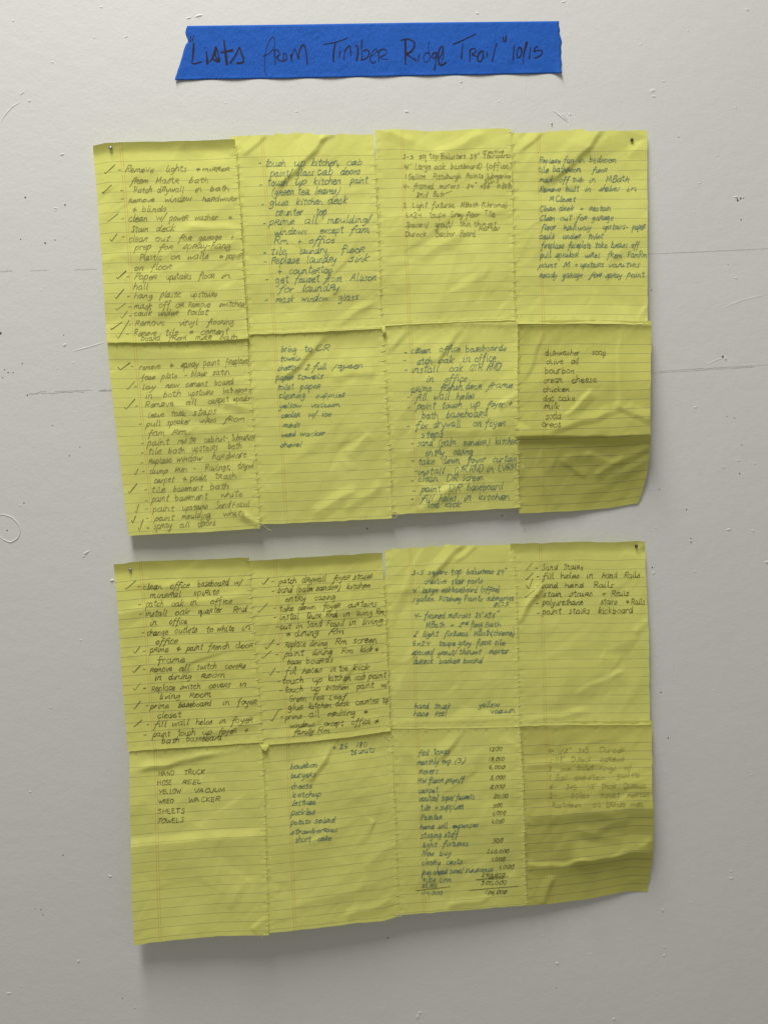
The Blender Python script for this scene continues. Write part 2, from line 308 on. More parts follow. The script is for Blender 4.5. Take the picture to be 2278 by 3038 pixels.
sheet('u8', (1500, 940), [(110, 85), (118, 600), (120, 1100), (125, 1500), (140, 1800), (172, 1935)], [(1436, 90), (1428, 600), (1422, 1000), (1431, 1215), (1390, 1540), (1335, 1760), (1302, 1835)], [(110, 85), (700, 72), (1436, 90)],
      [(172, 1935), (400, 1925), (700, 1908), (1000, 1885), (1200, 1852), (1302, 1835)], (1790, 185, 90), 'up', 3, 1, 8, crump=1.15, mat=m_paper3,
      creases=(((0, .585), (1, .605), 5.5, 26, 6), ((.37, .48), (.55, .36), 1.8, 3, 8), ((.25, .57), (.76, .45), 1.4, 7, 5), ((.74, .44), (1, .52), 1.5, 8, 5), ((.77, .0), (.76, .42), .9, 16, 3), ((.2, .03), (.05, .28), 1.2, 3, 10),
               ((.37, .71), (.56, .685), 1.0, 4, 8), ((.52, .685), (.74, .755), 1.2, 4, 9), ((.34, .72), (.52, .81), 1.1, 7, 4), ((.60, .81), (.80, .73), 1.3, 5, 8), ((.76, .745), (1, .68), 1.3, 7, 6), ((.6, .63), (.84, .60), 1.0, 4, 8), ((.68, .83), (1, .76), 1.1, 6, 8), ((.3, .66), (.7, .62), .7, 6, 9)))
sheet('l1', (320, 1600), [(55, 245), (95, 650), (130, 1200), (165, 1700), (200, 2090)], [(1392, 182), (1420, 700), (1460, 1200), (1500, 1650), (1525, 2000)], [(55, 245), (400, 212), (800, 200), (1392, 182)],
      [(200, 2090), (600, 2060), (1100, 2030), (1525, 2000)], (1850, 180, 93), 'low', 0, 0, 9, curl=5, mat=m_paper2, creases=(((0, .27), (1, .2), .9, 5, 9), ((.08, .12), (.6, .15), .7, 6, 6), ((.6, .93), (1, .9), 1.2, 7, 6)))
sheet('l2', (720, 1600), [(58, 215), (90, 650), (130, 1200), (170, 1600), (205, 2030)], [(1372, 132), (1400, 600), (1420, 1000), (1440, 1500), (1455, 1888)], [(58, 215), (500, 185), (900, 160), (1372, 132)],
      [(205, 2030), (600, 1998), (1000, 1955), (1455, 1888)], (1800, 175, 92), 'low', 1, 0, 10, curl=6, mat=m_paper2, creases=(((.05, .97), (.9, .93), 1.0, 6, 4), ((.0, .35), (1, .3), .6, 8, 8)))
sheet('l3', (1130, 1600), [(38, 105), (55, 600), (75, 1100), (90, 1500), (100, 1868)], [(1307, 50), (1330, 500), (1345, 1000), (1355, 1500), (1362, 1850)], [(38, 105), (400, 92), (560, 70), (900, 60), (1307, 50)],
      [(100, 1868), (700, 1866), (1362, 1850)], (1770, 170, 87.5), 'low', 2, 0, 11, torn=((.05, .4, 4), (.42, .55, 3)), creases=(((.60, .0), (.34, .16), 1.8, 4, 9), ((.7, .0), (.55, .08), .8, 3, 4), ((.0, .24), (.5, .22), .7, 8, 6), ((.05, .97), (1, .95), 1.2, 5, 4)))
sheet('l4', (1500, 1580), [(85, 112), (95, 600), (112, 1100), (128, 1500), (135, 1908)], [(1372, 85), (1382, 500), (1408, 1000), (1415, 1500), (1422, 1895)], [(85, 112), (350, 106), (720, 88), (850, 92), (1050, 98), (1200, 90), (1372, 85)],
      [(135, 1908), (620, 1898), (1422, 1895)], (1800, 180, 88.3), 'low', 3, 0, 12, curl=4, creases=(((.2, .24), (.02, .42), 2.4, 4, 7), ((.45, .83), (.8, .70), .8, 4, 12), ((.0, .98), (.5, .93), 1.5, 5, 5), ((.93, .05), (1, .02), 1, 5, 5), ((.9, .5), (1, .44), .8, 5, 5)))
sheet('l5', (360, 2160), [(78, 235), (85, 800), (95, 1300), (105, 1700), (125, 2145)], [(1385, 165), (1412, 600), (1425, 1200), (1440, 1600), (1450, 2045)], [(78, 235), (700, 205), (1385, 165)],
      [(125, 2145), (330, 2112), (700, 2075), (1000, 2050), (1450, 2045)], (1905, 160, 94.4), 'low', 0, 1, 13, creases=(((.10, .09), (.62, .035), 2.4, 7, 4), ((.5, .05), (1, -.02), 1.6, 9, 4), ((0, .495), (1, .48), 2.3, 8, 30), ((.15, .3), (.6, .45), .5, 9, 9), ((.88, .97), (1, .9), 1.0, 3, 9), ((.72, .85), (.85, .7), .8, 8, 6)))
sheet('l6', (760, 2160), [(60, 200), (75, 800), (100, 1300), (115, 1700), (130, 2022)], [(1330, 25), (1350, 500), (1375, 1000), (1390, 1500), (1402, 1860)], [(60, 200), (600, 130), (1330, 25)],
      [(130, 2022), (500, 1985), (800, 1950), (1000, 1925), (1250, 1905), (1402, 1860)], (1830, 150, 91.5), 'low', 1, 1, 14, creases=(((.55, .03), (.36, .2), 2.0, 4, 13), ((.6, .95), (.95, .9), 1.0, 6, 7), ((.2, .88), (.8, .80), .7, 8, 8), ((.75, .7), (1, .6), .7, 8, 8)))
sheet('l7', (1130, 2140), [(112, 80), (120, 500), (145, 1000), (160, 1400), (178, 1912)], [(1367, 58), (1400, 600), (1415, 1100), (1425, 1500), (1437, 1815)], [(112, 80), (700, 80), (1367, 58)],
      [(178, 1912), (600, 1880), (1000, 1850), (1437, 1815)], (1800, 170, 89.7), 'low', 2, 1, 15, creases=(((.58, .0), (.36, .16), 1.8, 4, 9), ((.1, .1), (.3, .28), .6, 8, 8), ((.4, .97), (.7, .94), .9, 5, 4), ((.85, .06), (.98, .12), .7, 6, 6)))
sheet('l8', (1500, 2120), [(140, 130), (160, 500), (185, 1000), (200, 1400), (212, 1886)], [(1440, 108), (1440, 700), (1458, 1000), (1452, 1290), (1440, 1440), (1415, 1620), (1395, 1748)], [(140, 130), (400, 118), (500, 135), (600, 112), (1440, 108)],
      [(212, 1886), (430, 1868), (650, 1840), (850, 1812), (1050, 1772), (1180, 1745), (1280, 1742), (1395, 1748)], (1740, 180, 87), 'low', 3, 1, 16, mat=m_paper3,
      creases=(((0, .21), (.6, .215), 1.2, 5, 5), ((0, .37), (1, .36), .7, 10, 10), ((0, .505), (1, .505), 1.9, 14, 10), ((0, .78), (.5, .79), 1.6, 4, 9), ((.40, .78), (1, .765), 6.5, 20, 9), ((.2, .85), (.13, 1), 1.6, 4, 8), ((.42, .60), (.75, .68), 1.0, 6, 7), ((.55, .62), (.8, .55), .8, 6, 6), ((.48, 0), (.47, .5), .6, 12, 8), ((.9, .74), (1, .70), .8, 5, 6)))

def along(poly, t):
    L = np.concatenate([[0], np.cumsum(np.hypot(*np.diff(poly, axis=0).T))]); L /= L[-1]
    return np.stack([np.interp(t, L, poly[:, 0]), np.interp(t, L, poly[:, 1])], -1)
STITCH = {'v': 21, 'h': 13}
def jit(kind, panel, row, col, k):
    return ((math.sin(k * 12.9898 + row * 37.7 + col * 78.2 + (5.1 if panel == 'up' else 0) + (2.2 if kind == 'h' else 0)) * 43758.5453) % 1 - .5) * .55 / STITCH[kind]
def edge_noise(n, amp, seed, t):
    r = np.random.default_rng(seed); k = r.normal(0, 1, n + 2)
    x = np.clip(t, 0, 1) * n; i = x.astype(int); f = x - i; f = f * f * (3 - 2 * f)
    return amp * (k[i] * (1 - f) + k[np.minimum(i + 1, n + 1)] * f)
def patch(s, u, v):
    uc, vc = np.clip(u, 0, 1), np.clip(v, 0, 1)
    l, r, t, b_ = along(s.L, vc), along(s.R, vc), along(s.T, uc), along(s.B, uc)
    c00, c10, c01, c11 = s.L[0], s.R[0], s.L[-1], s.R[-1]
    U, V = uc[..., None], vc[..., None]
    q = (1 - V) * t + V * b_ + (1 - U) * l + U * r - ((1 - U) * (1 - V) * c00 + U * (1 - V) * c10 + (1 - U) * V * c01 + U * V * c11)
    # uneven edges
    q[..., 1] += (1 - vc) ** 8 * edge_noise(14, .7, s.seed * 7, uc) + vc ** 8 * edge_noise(16, .5, s.seed * 9, uc)
    q[..., 0] += uc ** 10 * edge_noise(24, .6, s.seed * 5, vc) + (1 - uc) ** 10 * edge_noise(16, .4, s.seed * 3, vc)
    for a, b2, am in s.torn:
        wd = np.clip((uc - a) / .02, 0, 1) * np.clip((b2 - uc) / .02, 0, 1)
        q[..., 1] -= (1 - vc) ** 12 * wd * (am + edge_noise(44, am * .35, s.seed * 13, uc) + edge_noise(25, am * .4, s.seed * 17, uc))
    dv = (s.L[-1] - s.L[0] + s.R[-1] - s.R[0]) * .5; du = (s.R[0] - s.L[0] + s.R[-1] - s.L[-1]) * .5
    q = q + (v - vc)[..., None] * dv + (u - uc)[..., None] * du
    return q
NU, NV = 124, 176
def inv_quad(pc, q):
    """px -> panel (U, V)"""
    a, b_, c, d_ = [np.array(x, float) for x in pc]
    U = np.full(q.shape[:-1], .5); V = U.copy()
    for _ in range(8):
        f = a + (b_ - a) * U[..., None] + (d_ - a) * V[..., None] + (a - b_ + c - d_) * (U * V)[..., None] - q
        ju = (b_ - a) + (a - b_ + c - d_) * V[..., None]; jv = (d_ - a) + (a - b_ + c - d_) * U[..., None]
        det = ju[..., 0] * jv[..., 1] - ju[..., 1] * jv[..., 0]
        U = U - (f[..., 0] * jv[..., 1] - f[..., 1] * jv[..., 0]) / det; V = V - (ju[..., 0] * f[..., 1] - ju[..., 1] * f[..., 0]) / det
    return U, V
def facets(X, Y, n, amp, seed):
    r = np.random.default_rng(seed)
    p = r.uniform([-12, -12], [142, 192], (n, 2)); p = np.vstack([p, [[-40, -40], [170, -40], [170, 220], [-40, 220], [65, -40], [65, 220], [-40, 90], [170, 90]]])
    # stretch the cells along the diagonal of the crush
    a = .9; q = p.copy(); c, s_ = math.cos(a), math.sin(a)
    k = np.array([[c, s_], [-s_, c]]); q = (p @ k.T) * [1.45, .95]
    h = r.normal(0, amp, len(p))
    _, _, tri, *_ = mathutils.geometry.delaunay_2d_cdt([mathutils.Vector(v) for v in q], [], [], 0, 1e-6)
    out = np.zeros_like(X)
    for t in tri:
        A, B_, C_ = p[t[0]], p[t[1]], p[t[2]]
        det = (B_[1] - C_[1]) * (A[0] - C_[0]) + (C_[0] - B_[0]) * (A[1] - C_[1])
        if abs(det) < 1e-9: continue
        l1 = ((B_[1] - C_[1]) * (X - C_[0]) + (C_[0] - B_[0]) * (Y - C_[1])) / det; l2 = ((C_[1] - A[1]) * (X - C_[0]) + (A[0] - C_[0]) * (Y - C_[1])) / det; l3 = 1 - l1 - l2
        m = (l1 >= -1e-6) & (l2 >= -1e-6) & (l3 >= -1e-6)
        out[m] = (l1 * h[t[0]] + l2 * h[t[1]] + l3 * h[t[2]])[m]
    o = np.pad(out, 1, mode='edge')
    return (o[1:-1, 1:-1] * 2 + o[:-2, 1:-1] + o[2:, 1:-1] + o[1:-1, :-2] + o[1:-1, 2:]) / 6
def relief(s, U, V):
    """own wrinkles of a sheet in mm on its grid"""
    X, Y = U * 130, V * 180
    d = smooth_noise(NU, NV, 3, 4, s.seed) * .75 + smooth_noise(NU, NV, 7, 9, s.seed + 50) * .16 + smooth_noise(NU, NV, 18, 24, s.seed + 90) * .03
    # crumpled facets: flat triangles that meet in crisp folds
    d = d + facets(X, Y, 44, .44 * s.crump, s.seed + 130) + facets(X, Y, 210, .145 * s.crump, s.seed + 170)
    r = np.random.default_rng(s.seed * 31)
    def tent(p0, p1, h, wa, wb, cr=.45):
        x0_, y0_, x1_, y1_ = p0[0] * 130, p0[1] * 180, p1[0] * 130, p1[1] * 180
        L = math.hypot(x1_ - x0_, y1_ - y0_); tx, ty = (x1_ - x0_) / L, (y1_ - y0_) / L
        # gentle wander so that no crease is ruler straight
        t = (X - x0_) * tx + (Y - y0_) * ty; n = -(X - x0_) * ty + (Y - y0_) * tx
        n = n + 1.1 * np.sin(t / 11 + h * 9) * (.25 if L > 110 else 1) + .5 * np.sin(t / 4.3 + h * 5) * (.3 if L > 110 else 1)
        n = np.sign(n) * (np.sqrt(n * n + cr * cr) - cr)                 # rounded crest
        prof = np.where(n < 0, 1 + n / wa, 1 - n / wb)
        prof = (prof + np.sqrt(prof ** 2 + .01)) * .5                    # soft foot
        tp = np.clip((t + .12 * L) / (.22 * L), 0, 1) * np.clip((1.12 * L - t) / (.22 * L), 0, 1)
        if L > 120: tp = np.ones_like(t)
        tp = tp * tp * (3 - 2 * tp)
        return h * prof * tp
    for p0, p1, h, wa, wb in s.creases: d = d + tent(p0, p1, h, wa, wb)
    for _ in range(11):      # loose single creases
        cx_, cy_, a, L = r.uniform(0, 1), r.uniform(0, 1), r.normal(-.7, .6), r.uniform(.12, .42)
        p0 = (cx_ - math.cos(a) * L / 2, cy_ + math.sin(a) * L * .36); p1 = (cx_ + math.cos(a) * L / 2, cy_ - math.sin(a) * L * .36)
        d = d + s.crump * tent(p0, p1, r.uniform(.2, .7) * r.choice([1, 1, -1]), r.uniform(5, 20), r.uniform(7, 24), .8)
    return d
def panelD(s, q):
    U, V = inv_quad(PC[s.panel], q)
    return bicubicish(TAB[s.panel], U, V)
for s in SH.values():
    eu = 12 * 3.3 / 1360 if s.col else 0; ev = 15 * 3.3 / 1850 if s.row else 0
    if s.key in ('u8', 'l8', 'l7'): eu = 12 * 3.3 / 1360
    vv = np.linspace(-ev, 1, NV); V = np.repeat(vv[:, None], NU, 1)
    t = np.linspace(0, 1, NU)
    if s.key in ('u3', 'l3'): el = eu * np.clip((vv - .12) / .15, 0, 1)
    else: el = np.full(NV, eu)
    U = -el[:, None] + t[None, :] * (1 + el[:, None])
    q = patch(s, U, V)
    D = panelD(s, q)
    w_ = relief(s, np.clip(U, 0, 1), np.clip(V, 0, 1))
    # wrinkles calm down where neighbours are sewn together
    m_ = np.ones_like(U)
    if s.col > 0: m_ *= .25 + .75 * np.clip((U + .0) / .10, 0, 1)
    if s.col < 3: m_ *= .25 + .75 * np.clip((1 - U) / .10, 0, 1)
    if s.row == 1: m_ *= .15 + .85 * np.clip((V - .01) / .09, 0, 1)
    if s.row == 0: m_ *= .15 + .85 * np.clip((1 - V - .01) / .09, 0, 1)
    big_ = s.key in ('u8', 'l8')
    if big_: m_ = np.maximum(m_, .25 + .75 * np.clip((V - .5) / .05, 0, 1) * np.clip((U + .02) / .04, 0, 1))
    w_ = w_ * m_
    if s.row == 1: w_ = w_ - {'u5': 1.0, 'u8': 2.6, 'u6': 2.0, 'u7': 1.6, 'l5': .6, 'l6': .8, 'l7': .5, 'l8': 1.6}[s.key] * np.sin(math.pi * np.clip(V / .30, 0, 1) ** .62)
    else: w_ = w_ - {'u1': .6, 'u2': 1.4, 'u3': 1.2, 'u4': 1.6}.get(s.key, .7) * np.sin(math.pi * np.clip((1 - V) / .25, 0, 1) ** .7)
    if s.curl: w_ = w_ + s.curl * np.clip(1 - V / .055, 0, 1) ** 1.6 * (.35 + .65 * np.clip(np.minimum(U, 1 - U) / .3, 0, 1) ** .5 if s.col in (1, 2) else .8)
    D = D + w_
    # sheet order: left lies over right, upper lies over lower
    D = D + (3 - s.col) * .75 + ({'u1': 2.2, 'l1': 1.6, 'l2': 1.8, 'u2': .7}.get(s.key, .45) if s.row == 0 else 0)
    # puckers where the thread passes
    X, Y = U * 130, V * 180
    def dimple(u0, v0, h, sg):
        return h * np.exp(-(((X - u0 * 130) ** 2 + (Y - v0 * 180) ** 2) / (2 * sg * sg)))
    def seam_v(u0, side):
        out = 0
        for k in range(STITCH['v']):
            v0 = (k + .6) / STITCH['v'] + jit('v', s.panel, s.row, s.col if side < 0 else s.col - 1, k)
            out = out + dimple(u0 + side * .028, v0 + (.012 if side < 0 else -.012), -.26 - .12 * math.sin(k * 2.3), 1.2) + dimple(u0 + side * .01, v0 + .5 / STITCH['v'], .14 + .10 * math.sin(k * 1.7), 2.2)
        return out
    def seam_h(v0, side):
        out = 0
        for k in range(STITCH['h']):
            u0 = (k + .6) / STITCH['h'] + jit('h', s.panel, 0, s.col, k)
            out = out + dimple(u0, v0 + side * .022, -.24 - .12 * math.sin(k * 2.9), 1.2) + dimple(u0 + .5 / STITCH['h'], v0 + side * .008, .12 + .1 * math.sin(k * 1.3), 2.4)
        return out
    if s.col < 3: D = D + seam_v(1, -1)
    if s.col > 0: D = D + seam_v(0, 1)
    if s.row == 0: D = D + seam_h(1, -1)
    else: D = D + seam_h(0, 1)
    D = np.maximum(D, .8) * .001
    s.U, s.V, s.q, s.D = U, V, q, D
    s.us = el; s.ev = ev
def depth_at(s, pts):
    """stand-off of a sheet at photo-px points, plus its grid coordinates"""
    pts = np.atleast_2d(pts)
    u = np.full(len(pts), .5); v = u.copy()
    for _ in range(7):
        f = patch(s, u, v) - pts; e = 1e-3
        fu = (patch(s, u + e, v) - patch(s, u - e, v)) / (2 * e); fv = (patch(s, u, v + e) - patch(s, u, v - e)) / (2 * e)
        det = fu[:, 0] * fv[:, 1] - fu[:, 1] * fv[:, 0]
        u = u - (f[:, 0] * fv[:, 1] - f[:, 1] * fv[:, 0]) / det; v = v - (fu[:, 0] * f[:, 1] - fu[:, 1] * f[:, 0]) / det
        u = np.clip(u, -.05, 1.05); v = np.clip(v, -.05, 1.05)
    V_ = np.clip((v + s.ev) / (1 + s.ev) * (NV - 1), 0, NV - 1.001); vi = V_.astype(int)
    el = s.us[vi]; U_ = np.clip((u + el) / (1 + el) * (NU - 1), 0, NU - 1.001); ui = U_.astype(int)
    fu, fv = U_ - ui, V_ - vi; D = s.D
    return D[vi, ui] * (1 - fu) * (1 - fv) + D[vi, ui + 1] * fu * (1 - fv) + D[vi + 1, ui] * (1 - fu) * fv + D[vi + 1, ui + 1] * fu * fv

def empty(name, loc, **props):
    o = bpy.data.objects.new(name, None); S.collection.objects.link(o); o.location = loc; o.empty_display_size = .05
    for k, v in props.items(): o[k] = v
    return o
PAN = {'up': empty('paper_panel', (0, 0, 0), label='upper panel of eight yellow list sheets sewn together, hanging just below the blue tape', category='paper panel', group='sewn panels of handwritten lists'),
       'low': empty('paper_panel', (0, 0, 0), label='lower panel of eight yellow list sheets sewn together, bowing off the wall', category='paper panel', group='sewn panels of handwritten lists')}
LAB = {'u1': 'pencilled chore sheet with ten ticks, top left of its panel', 'u2': 'sheet of kitchen touch-up chores with a torn top edge', 'u3': 'sheet listing balusters, mirrors and tile in printed hand', 'u4': 'sheet of bathroom and garage chores in blue ink, nailed at its right corner',
       'u5': 'pencilled chore sheet with eight ticks, bottom left of its panel', 'u6': 'short packing list of towels, sheets and cleaning supplies', 'u7': 'full sheet of office and kitchen chores in blue ink', 'u8': 'grocery sheet folded across, its darker lower part bent back to the wall',
       'l1': 'chore sheet with six ticks, top left of the lower panel', 'l2': 'chore sheet of foyer and dining room jobs with six ticks', 'l3': 'sheet of stair parts and tile in blue ink with hand truck below', 'l4': 'sheet with six stair and rail chores, nailed at its right corner',
       'l5': 'sheet of six items in capital letters', 'l6': 'cookout grocery sheet from bourbon to short cake', 'l7': 'budget sheet with a column of dollar sums', 'l8': 'creased sheet with faint pencil list of boards and screws'}
gf = [(j * NU + i, j * NU + i + 1, (j + 1) * NU + i + 1, (j + 1) * NU + i) for j in range(NV - 1) for i in range(NU - 1)]
for s in SH.values():
    Hh, first, pitch = s.rule
    pts = P(s.q[..., 0], s.q[..., 1], s.D).reshape(-1, 3)
    uv = np.stack([s.U * 130, (s.V * Hh - first) / pitch], -1).reshape(-1, 2)
    # faces wound to look at the room
    s.obj = link('sheet', mesh('sheet', pts, [f[::-1] for f in gf], uv), s.mat, PAN[s.panel], label=LAB[s.key])

# ------------------------------------------------------------------ stroke lettering
G = {
 'a': (10.5, "8 8,5 10,1 7,1 2,4 0,8 4/.8 10,8 2/8 2,9 0,11 1"), 'b': (9.5, ".1 19,1 0/1 6,5 10,8 6,6 1,1 1"), 'c': (8.5, "8 8,5 10,1 6,2 1,5 0,9 2"),
 'd': (10.5, "8 8,4 10,1 6,2 1,5 0,8 5/.8.5 19,8 2/8 2,9 0,11 1"), 'e': (8.5, "1 5,7 6,7 9,4 10,1 6,2 1,5 0,9 2"), 'f': (8.5, "10 16,8 19,5 15,4 6,3 -4,1 -8/.0 8,9 10"),
 'g': (9.5, "8 8,4 10,1 6,3 1,8 6/8 9,8 -3,5 -8,1 -6"), 'h': (9.5, ".1 19,1 0/1 5,5 10,8 7,8 1,10 0"), 'i': (4.5, ".2 10,2 1/2 1,3 0,5 1/.3 14,3.4 15.5"),
 'j': (5, "3 10,3 -4,0 -7/.3 14,3 15"), 'k': (9, ".1 19,1 0/.8 11,1 4,8 0"), 'l': (4.8, ".2 19,2 2/2 2,3 0,5 1"), 'm': (13.5, ".1 10,1 0/1 6,4 10,6 7,6 1/6 6,9 10,11 7,11 1,14 0"),
 'n': (9.5, ".1 10,1 0/1 6,5 10,7 7,7 1,10 0"), 'o': (9, "5 10,1 7,1 2,5 0,8 3,8 8,4 10"), 'p': (9, ".1 10,1 -9/1 7,5 11,8 7,6 1,1 1"), 'q': (9, "8 8,4 10,1 6,3 1,8 6/.8 10,8 -9,10 -6"),
 'r': (9, ".1 0,1 11/1 11,7 12,7 7,1 6/.3 6,9 0"), 'r2': (7, ".1 10,1 0/1 6,4 10,7 9"), 's': (7.5, "7 9,4 10,2 7,6 4,5 0,0 1"), 's2': (7.5, ".-1 0,5 11/5 11,7 4,4 0,1 1"),
 't': (7.5, ".4 17,4 2/4 2,5 0,8 1/.0 11,8 12"), 'u': (9.5, "1 10,1 3,4 0,8 4/.8 10,8 2/8 2,9 0,11 1"), 'v': (8, ".0 10,4 0,8 10"), 'w': (12, ".0 10,3 0,6 8,9 0,12 10"),
 'x': (8, ".0 10,8 0/.8 10,0 0"), 'y': (9, "1 10,1 4,5 3,8 8/.8 10,6 -2/6 -2,3 -8,0 -6"), 'z': (8, ".0 10,8 10,0 0,8 0"),
 'A': (12, ".0 0,5 18,10 0/.2 6,9 6"), 'B': (10, ".1 18,1 0/1 18,8 17,7 10,1 10/1 10,9 8,8 1,1 0"), 'C': (10, "9 16,5 18,1 11,2 2,6 0,10 3"), 'D': (11, ".1 18,1 0/1 18,9 15,10 7,6 0,1 0"),
 'E': (9, ".8 18,1 18,1 0,8 0/.1 9,7 9"), 'F': (9, ".8 18,1 17,1 0/.1 9,7 9"), 'G': (11, "9 16,5 18,1 10,3 1,8 1,9 7/.5 8,10 8"), 'H': (11, ".1 18,1 0/.9 18,9 0/.0 9,10 9"), 'I': (4, ".2 18,2 0"),
 'K': (10, ".1 18,1 0/.9 18,1 8,9 0"), 'L': (9, ".1 18,1 0,8 0"), 'M': (14, ".1 0,2 17,6 4,10 18,12 0"), 'N': (11, ".1 0,1 18,9 0,9 18"), 'O': (10, "5 18,1 12,2 2,6 0,9 6,8 16,4 18"), 'P': (9, ".1 18,1 0/1 18,8 17,7 9,1 8"),
 'Q': (11, "5 18,1 12,2 2,6 0,9 6,8 16,4 18/.6 5,11 -1"), 'R': (10, ".1 0,1 18/1 18,8 18,8 10,1 9/.3 9,10 0"), 'S': (9, "8 16,5 18,2 14,7 7,5 0,0 2"), 'T': (10, ".5 18,4 0/.0 18,10 19"), 'U': (10, "1 18,1 4,5 0,9 4,9 18"),
 'V': (10, ".0 18,5 0,10 18"), 'W': (14, ".0 18,4 0,7 12,10 0,14 18"), 'X': (10, ".0 18,9 0/.9 18,0 0"), 'Y': (10, ".0 18,5 9/.10 18,3 0"),
 '0': (9, "5 14,1 9,2 1,6 0,8 6,7 13,4 14"), '1': (5, ".3 15,2 0"), '2': (9, "1 12,4 15,7 12,1 0/.1 0,9 1"), '3': (9, "1 14,6 14,3 8,7 5,5 0,0 1"), '4': (9, ".2 15,1 7,8 7/.8 15,6 -1"), '5': (9, ".7 15,2 14,2 9/2 9,7 7,6 1,0 0"),
 '6': (9, "6 15,2 8,2 1,6 0,7 5,2 5"), '8': (9, "7 13,3 15,2 10,7 5,5 0,1 3,6 9,7 13"), '9': (9, "7 12,4 15,1 11,4 8,7 12/.7 14,5 0"),
 '-': (7, ".0 6,6 6.6"), '+': (9, ".4 11,4 1/.0 6,8 6.5"), '&': (9, ".5 12,4 0/8 7,2 4,1 8,4 9/.4 4,9 5"), '/': (6, ".6 18,0 -5"), '(': (5, "5 18,1 10,1 2,4 -5"), ')': (5, "1 18,4 11,4 3,0 -5"), ',': (4, ".2 2,0 -4"), '.': (4, ".1 1,2 0"),
 "'": (4, ".2 19,1 14"), '"': (6, ".2 19,1 14/.5 19,4 14"), 'dot': (3, ".1 0,2 1")}
def parse(g):
    out = []
    for st in g.split('/'):
        straight = st.startswith('.'); st = st[1:] if straight else st
        out.append((straight, np.array([[float(a) for a in p_.split()] for p_ in st.split(',')])))
    return out
GL = {k: (w_, parse(g)) for k, (w_, g) in G.items()}
def catmull(p, n=4):
    if len(p) < 3: return p
    q = np.vstack([2 * p[0] - p[1], p, 2 * p[-1] - p[-2]]); out = []
    for i in range(1, len(q) - 2):
        for t in np.arange(n) / n:
            out.append(.5 * (2 * q[i] + (q[i + 1] - q[i - 1]) * t + (2 * q[i - 1] - 5 * q[i] + 4 * q[i + 1] - q[i + 2]) * t * t + (3 * q[i] - q[i - 1] - 3 * q[i + 1] + q[i + 2]) * t ** 3))
    out.append(q[-2]); return np.array(out)
def word_width(wd): return sum(GL[c][0] + 1.2 for c in wd if c in GL)
def word_strokes(wd, x, y, dx, dy, xh, width, slant, style):
    """polylines in photo px; (dx, dy) unit baseline direction"""
    nat = word_width(wd) * xh / 10
    sx = (width / nat) * xh / 10; cx_ = 0; out = []
    wob = random.uniform(-.7, .7); last = None; ws = random.uniform(.9, 1.12); slant = slant + random.gauss(0, .06)
    for c in wd:
        if c not in GL: continue
        if style[0] > 0 and random.random() < .10: cx_ -= .8
        if c == 'r': adv, st = GL['r' if random.random() < style[0] else 'r2']
        elif c == 's': adv, st = GL['s2' if random.random() < style[1] else 's']
        else: adv, st = GL[c]
        sy = xh / 10 * random.uniform(.9, 1.13) * ws; by = random.gauss(0, .7) + wob; sl = slant + random.gauss(0, .07); f0 = True
        for straight, p_ in st:
            p_ = p_ + rng.normal(0, .36, p_.shape)
            if f0 and last is not None and style[0] > 0 and c.islower() and c not in 'st' and random.random() < .75:
                fx, fy = cx_ + p_[0, 0] + p_[0, 1] * sl, p_[0, 1] + by
                if last[1] < 5 and fy < 13 and abs(fx - last[0]) < 11:
                    lk = np.array([[last[0], last[1]], [(last[0] + fx) / 2 + .6, last[1] * .6 + fy * .4 - 1.2], [fx, fy]])
                    out.append(np.stack([x + lk[:, 0] * sx * dx + lk[:, 1] * sy * dy, y + lk[:, 0] * sx * dy - lk[:, 1] * sy * dx], 1))
            f0 = False
            p_[:, 1] = np.where(p_[:, 1] > 10, 10 + (p_[:, 1] - 10) * .86, p_[:, 1])
            if not straight: p_ = catmull(p_)
            elif len(p_) > 2:      # sharp zig-zags: one short band per leg
                for q0, q1 in zip(p_[:-1], p_[1:]):
                    pq = np.array([q0, (q0 + q1) / 2 + rng.normal(0, .2, 2), q1])
                    X = (cx_ + pq[:, 0] + pq[:, 1] * sl) * sx; Y = (pq[:, 1] + by) * sy
                    out.append(np.stack([x + X * dx + Y * dy, y + X * dy - Y * dx], 1))
                continue
            else: p_ = np.array([p_[0], (p_[0] + p_[1]) / 2 + rng.normal(0, .25, 2), p_[1]])
            X = (cx_ + p_[:, 0] + p_[:, 1] * sl * 1.0) * sx; Y = (p_[:, 1] + by) * sy
            out.append(np.stack([x + X * dx + Y * dy, y + X * dy - Y * dx], 1))
        last = (cx_ + p_[-1, 0] + p_[-1, 1] * sl, p_[-1, 1] + by) if c.islower() else None
        cx_ += adv + 1.2
    return out
def build_strokes(name, strokes, depthf, wpx, mat, parent, lift=.0003):
    V, F = [], []
    lens = [len(s_) for s_ in strokes]; allp = np.vstack(strokes); dall = depthf(allp) + lift
    o0 = 0
    for s_, n_ in zip(strokes, lens):
        d_ = dall[o0:o0 + n_]; o0 += n_
        t = np.gradient(s_, axis=0); n = np.stack([-t[:, 1], t[:, 0]], 1); n /= np.linalg.norm(n, axis=1)[:, None] + 1e-9
        wv = wpx * .5 * (1 + .3 * np.sin(np.linspace(random.random() * 6, random.random() * 6 + 3, n_))) * random.uniform(.85, 1.2)
        a = P(*(s_ + n * wv[:, None]).T, d_); b_ = P(*(s_ - n * wv[:, None]).T, d_)
        k = len(V); V += list(a) + list(b_); F += [(k + i, k + i + 1, k + n_ + i + 1, k + n_ + i) for i in range(n_ - 1)]
    return link(name, mesh(name, V, F, smooth=False), mat, parent)

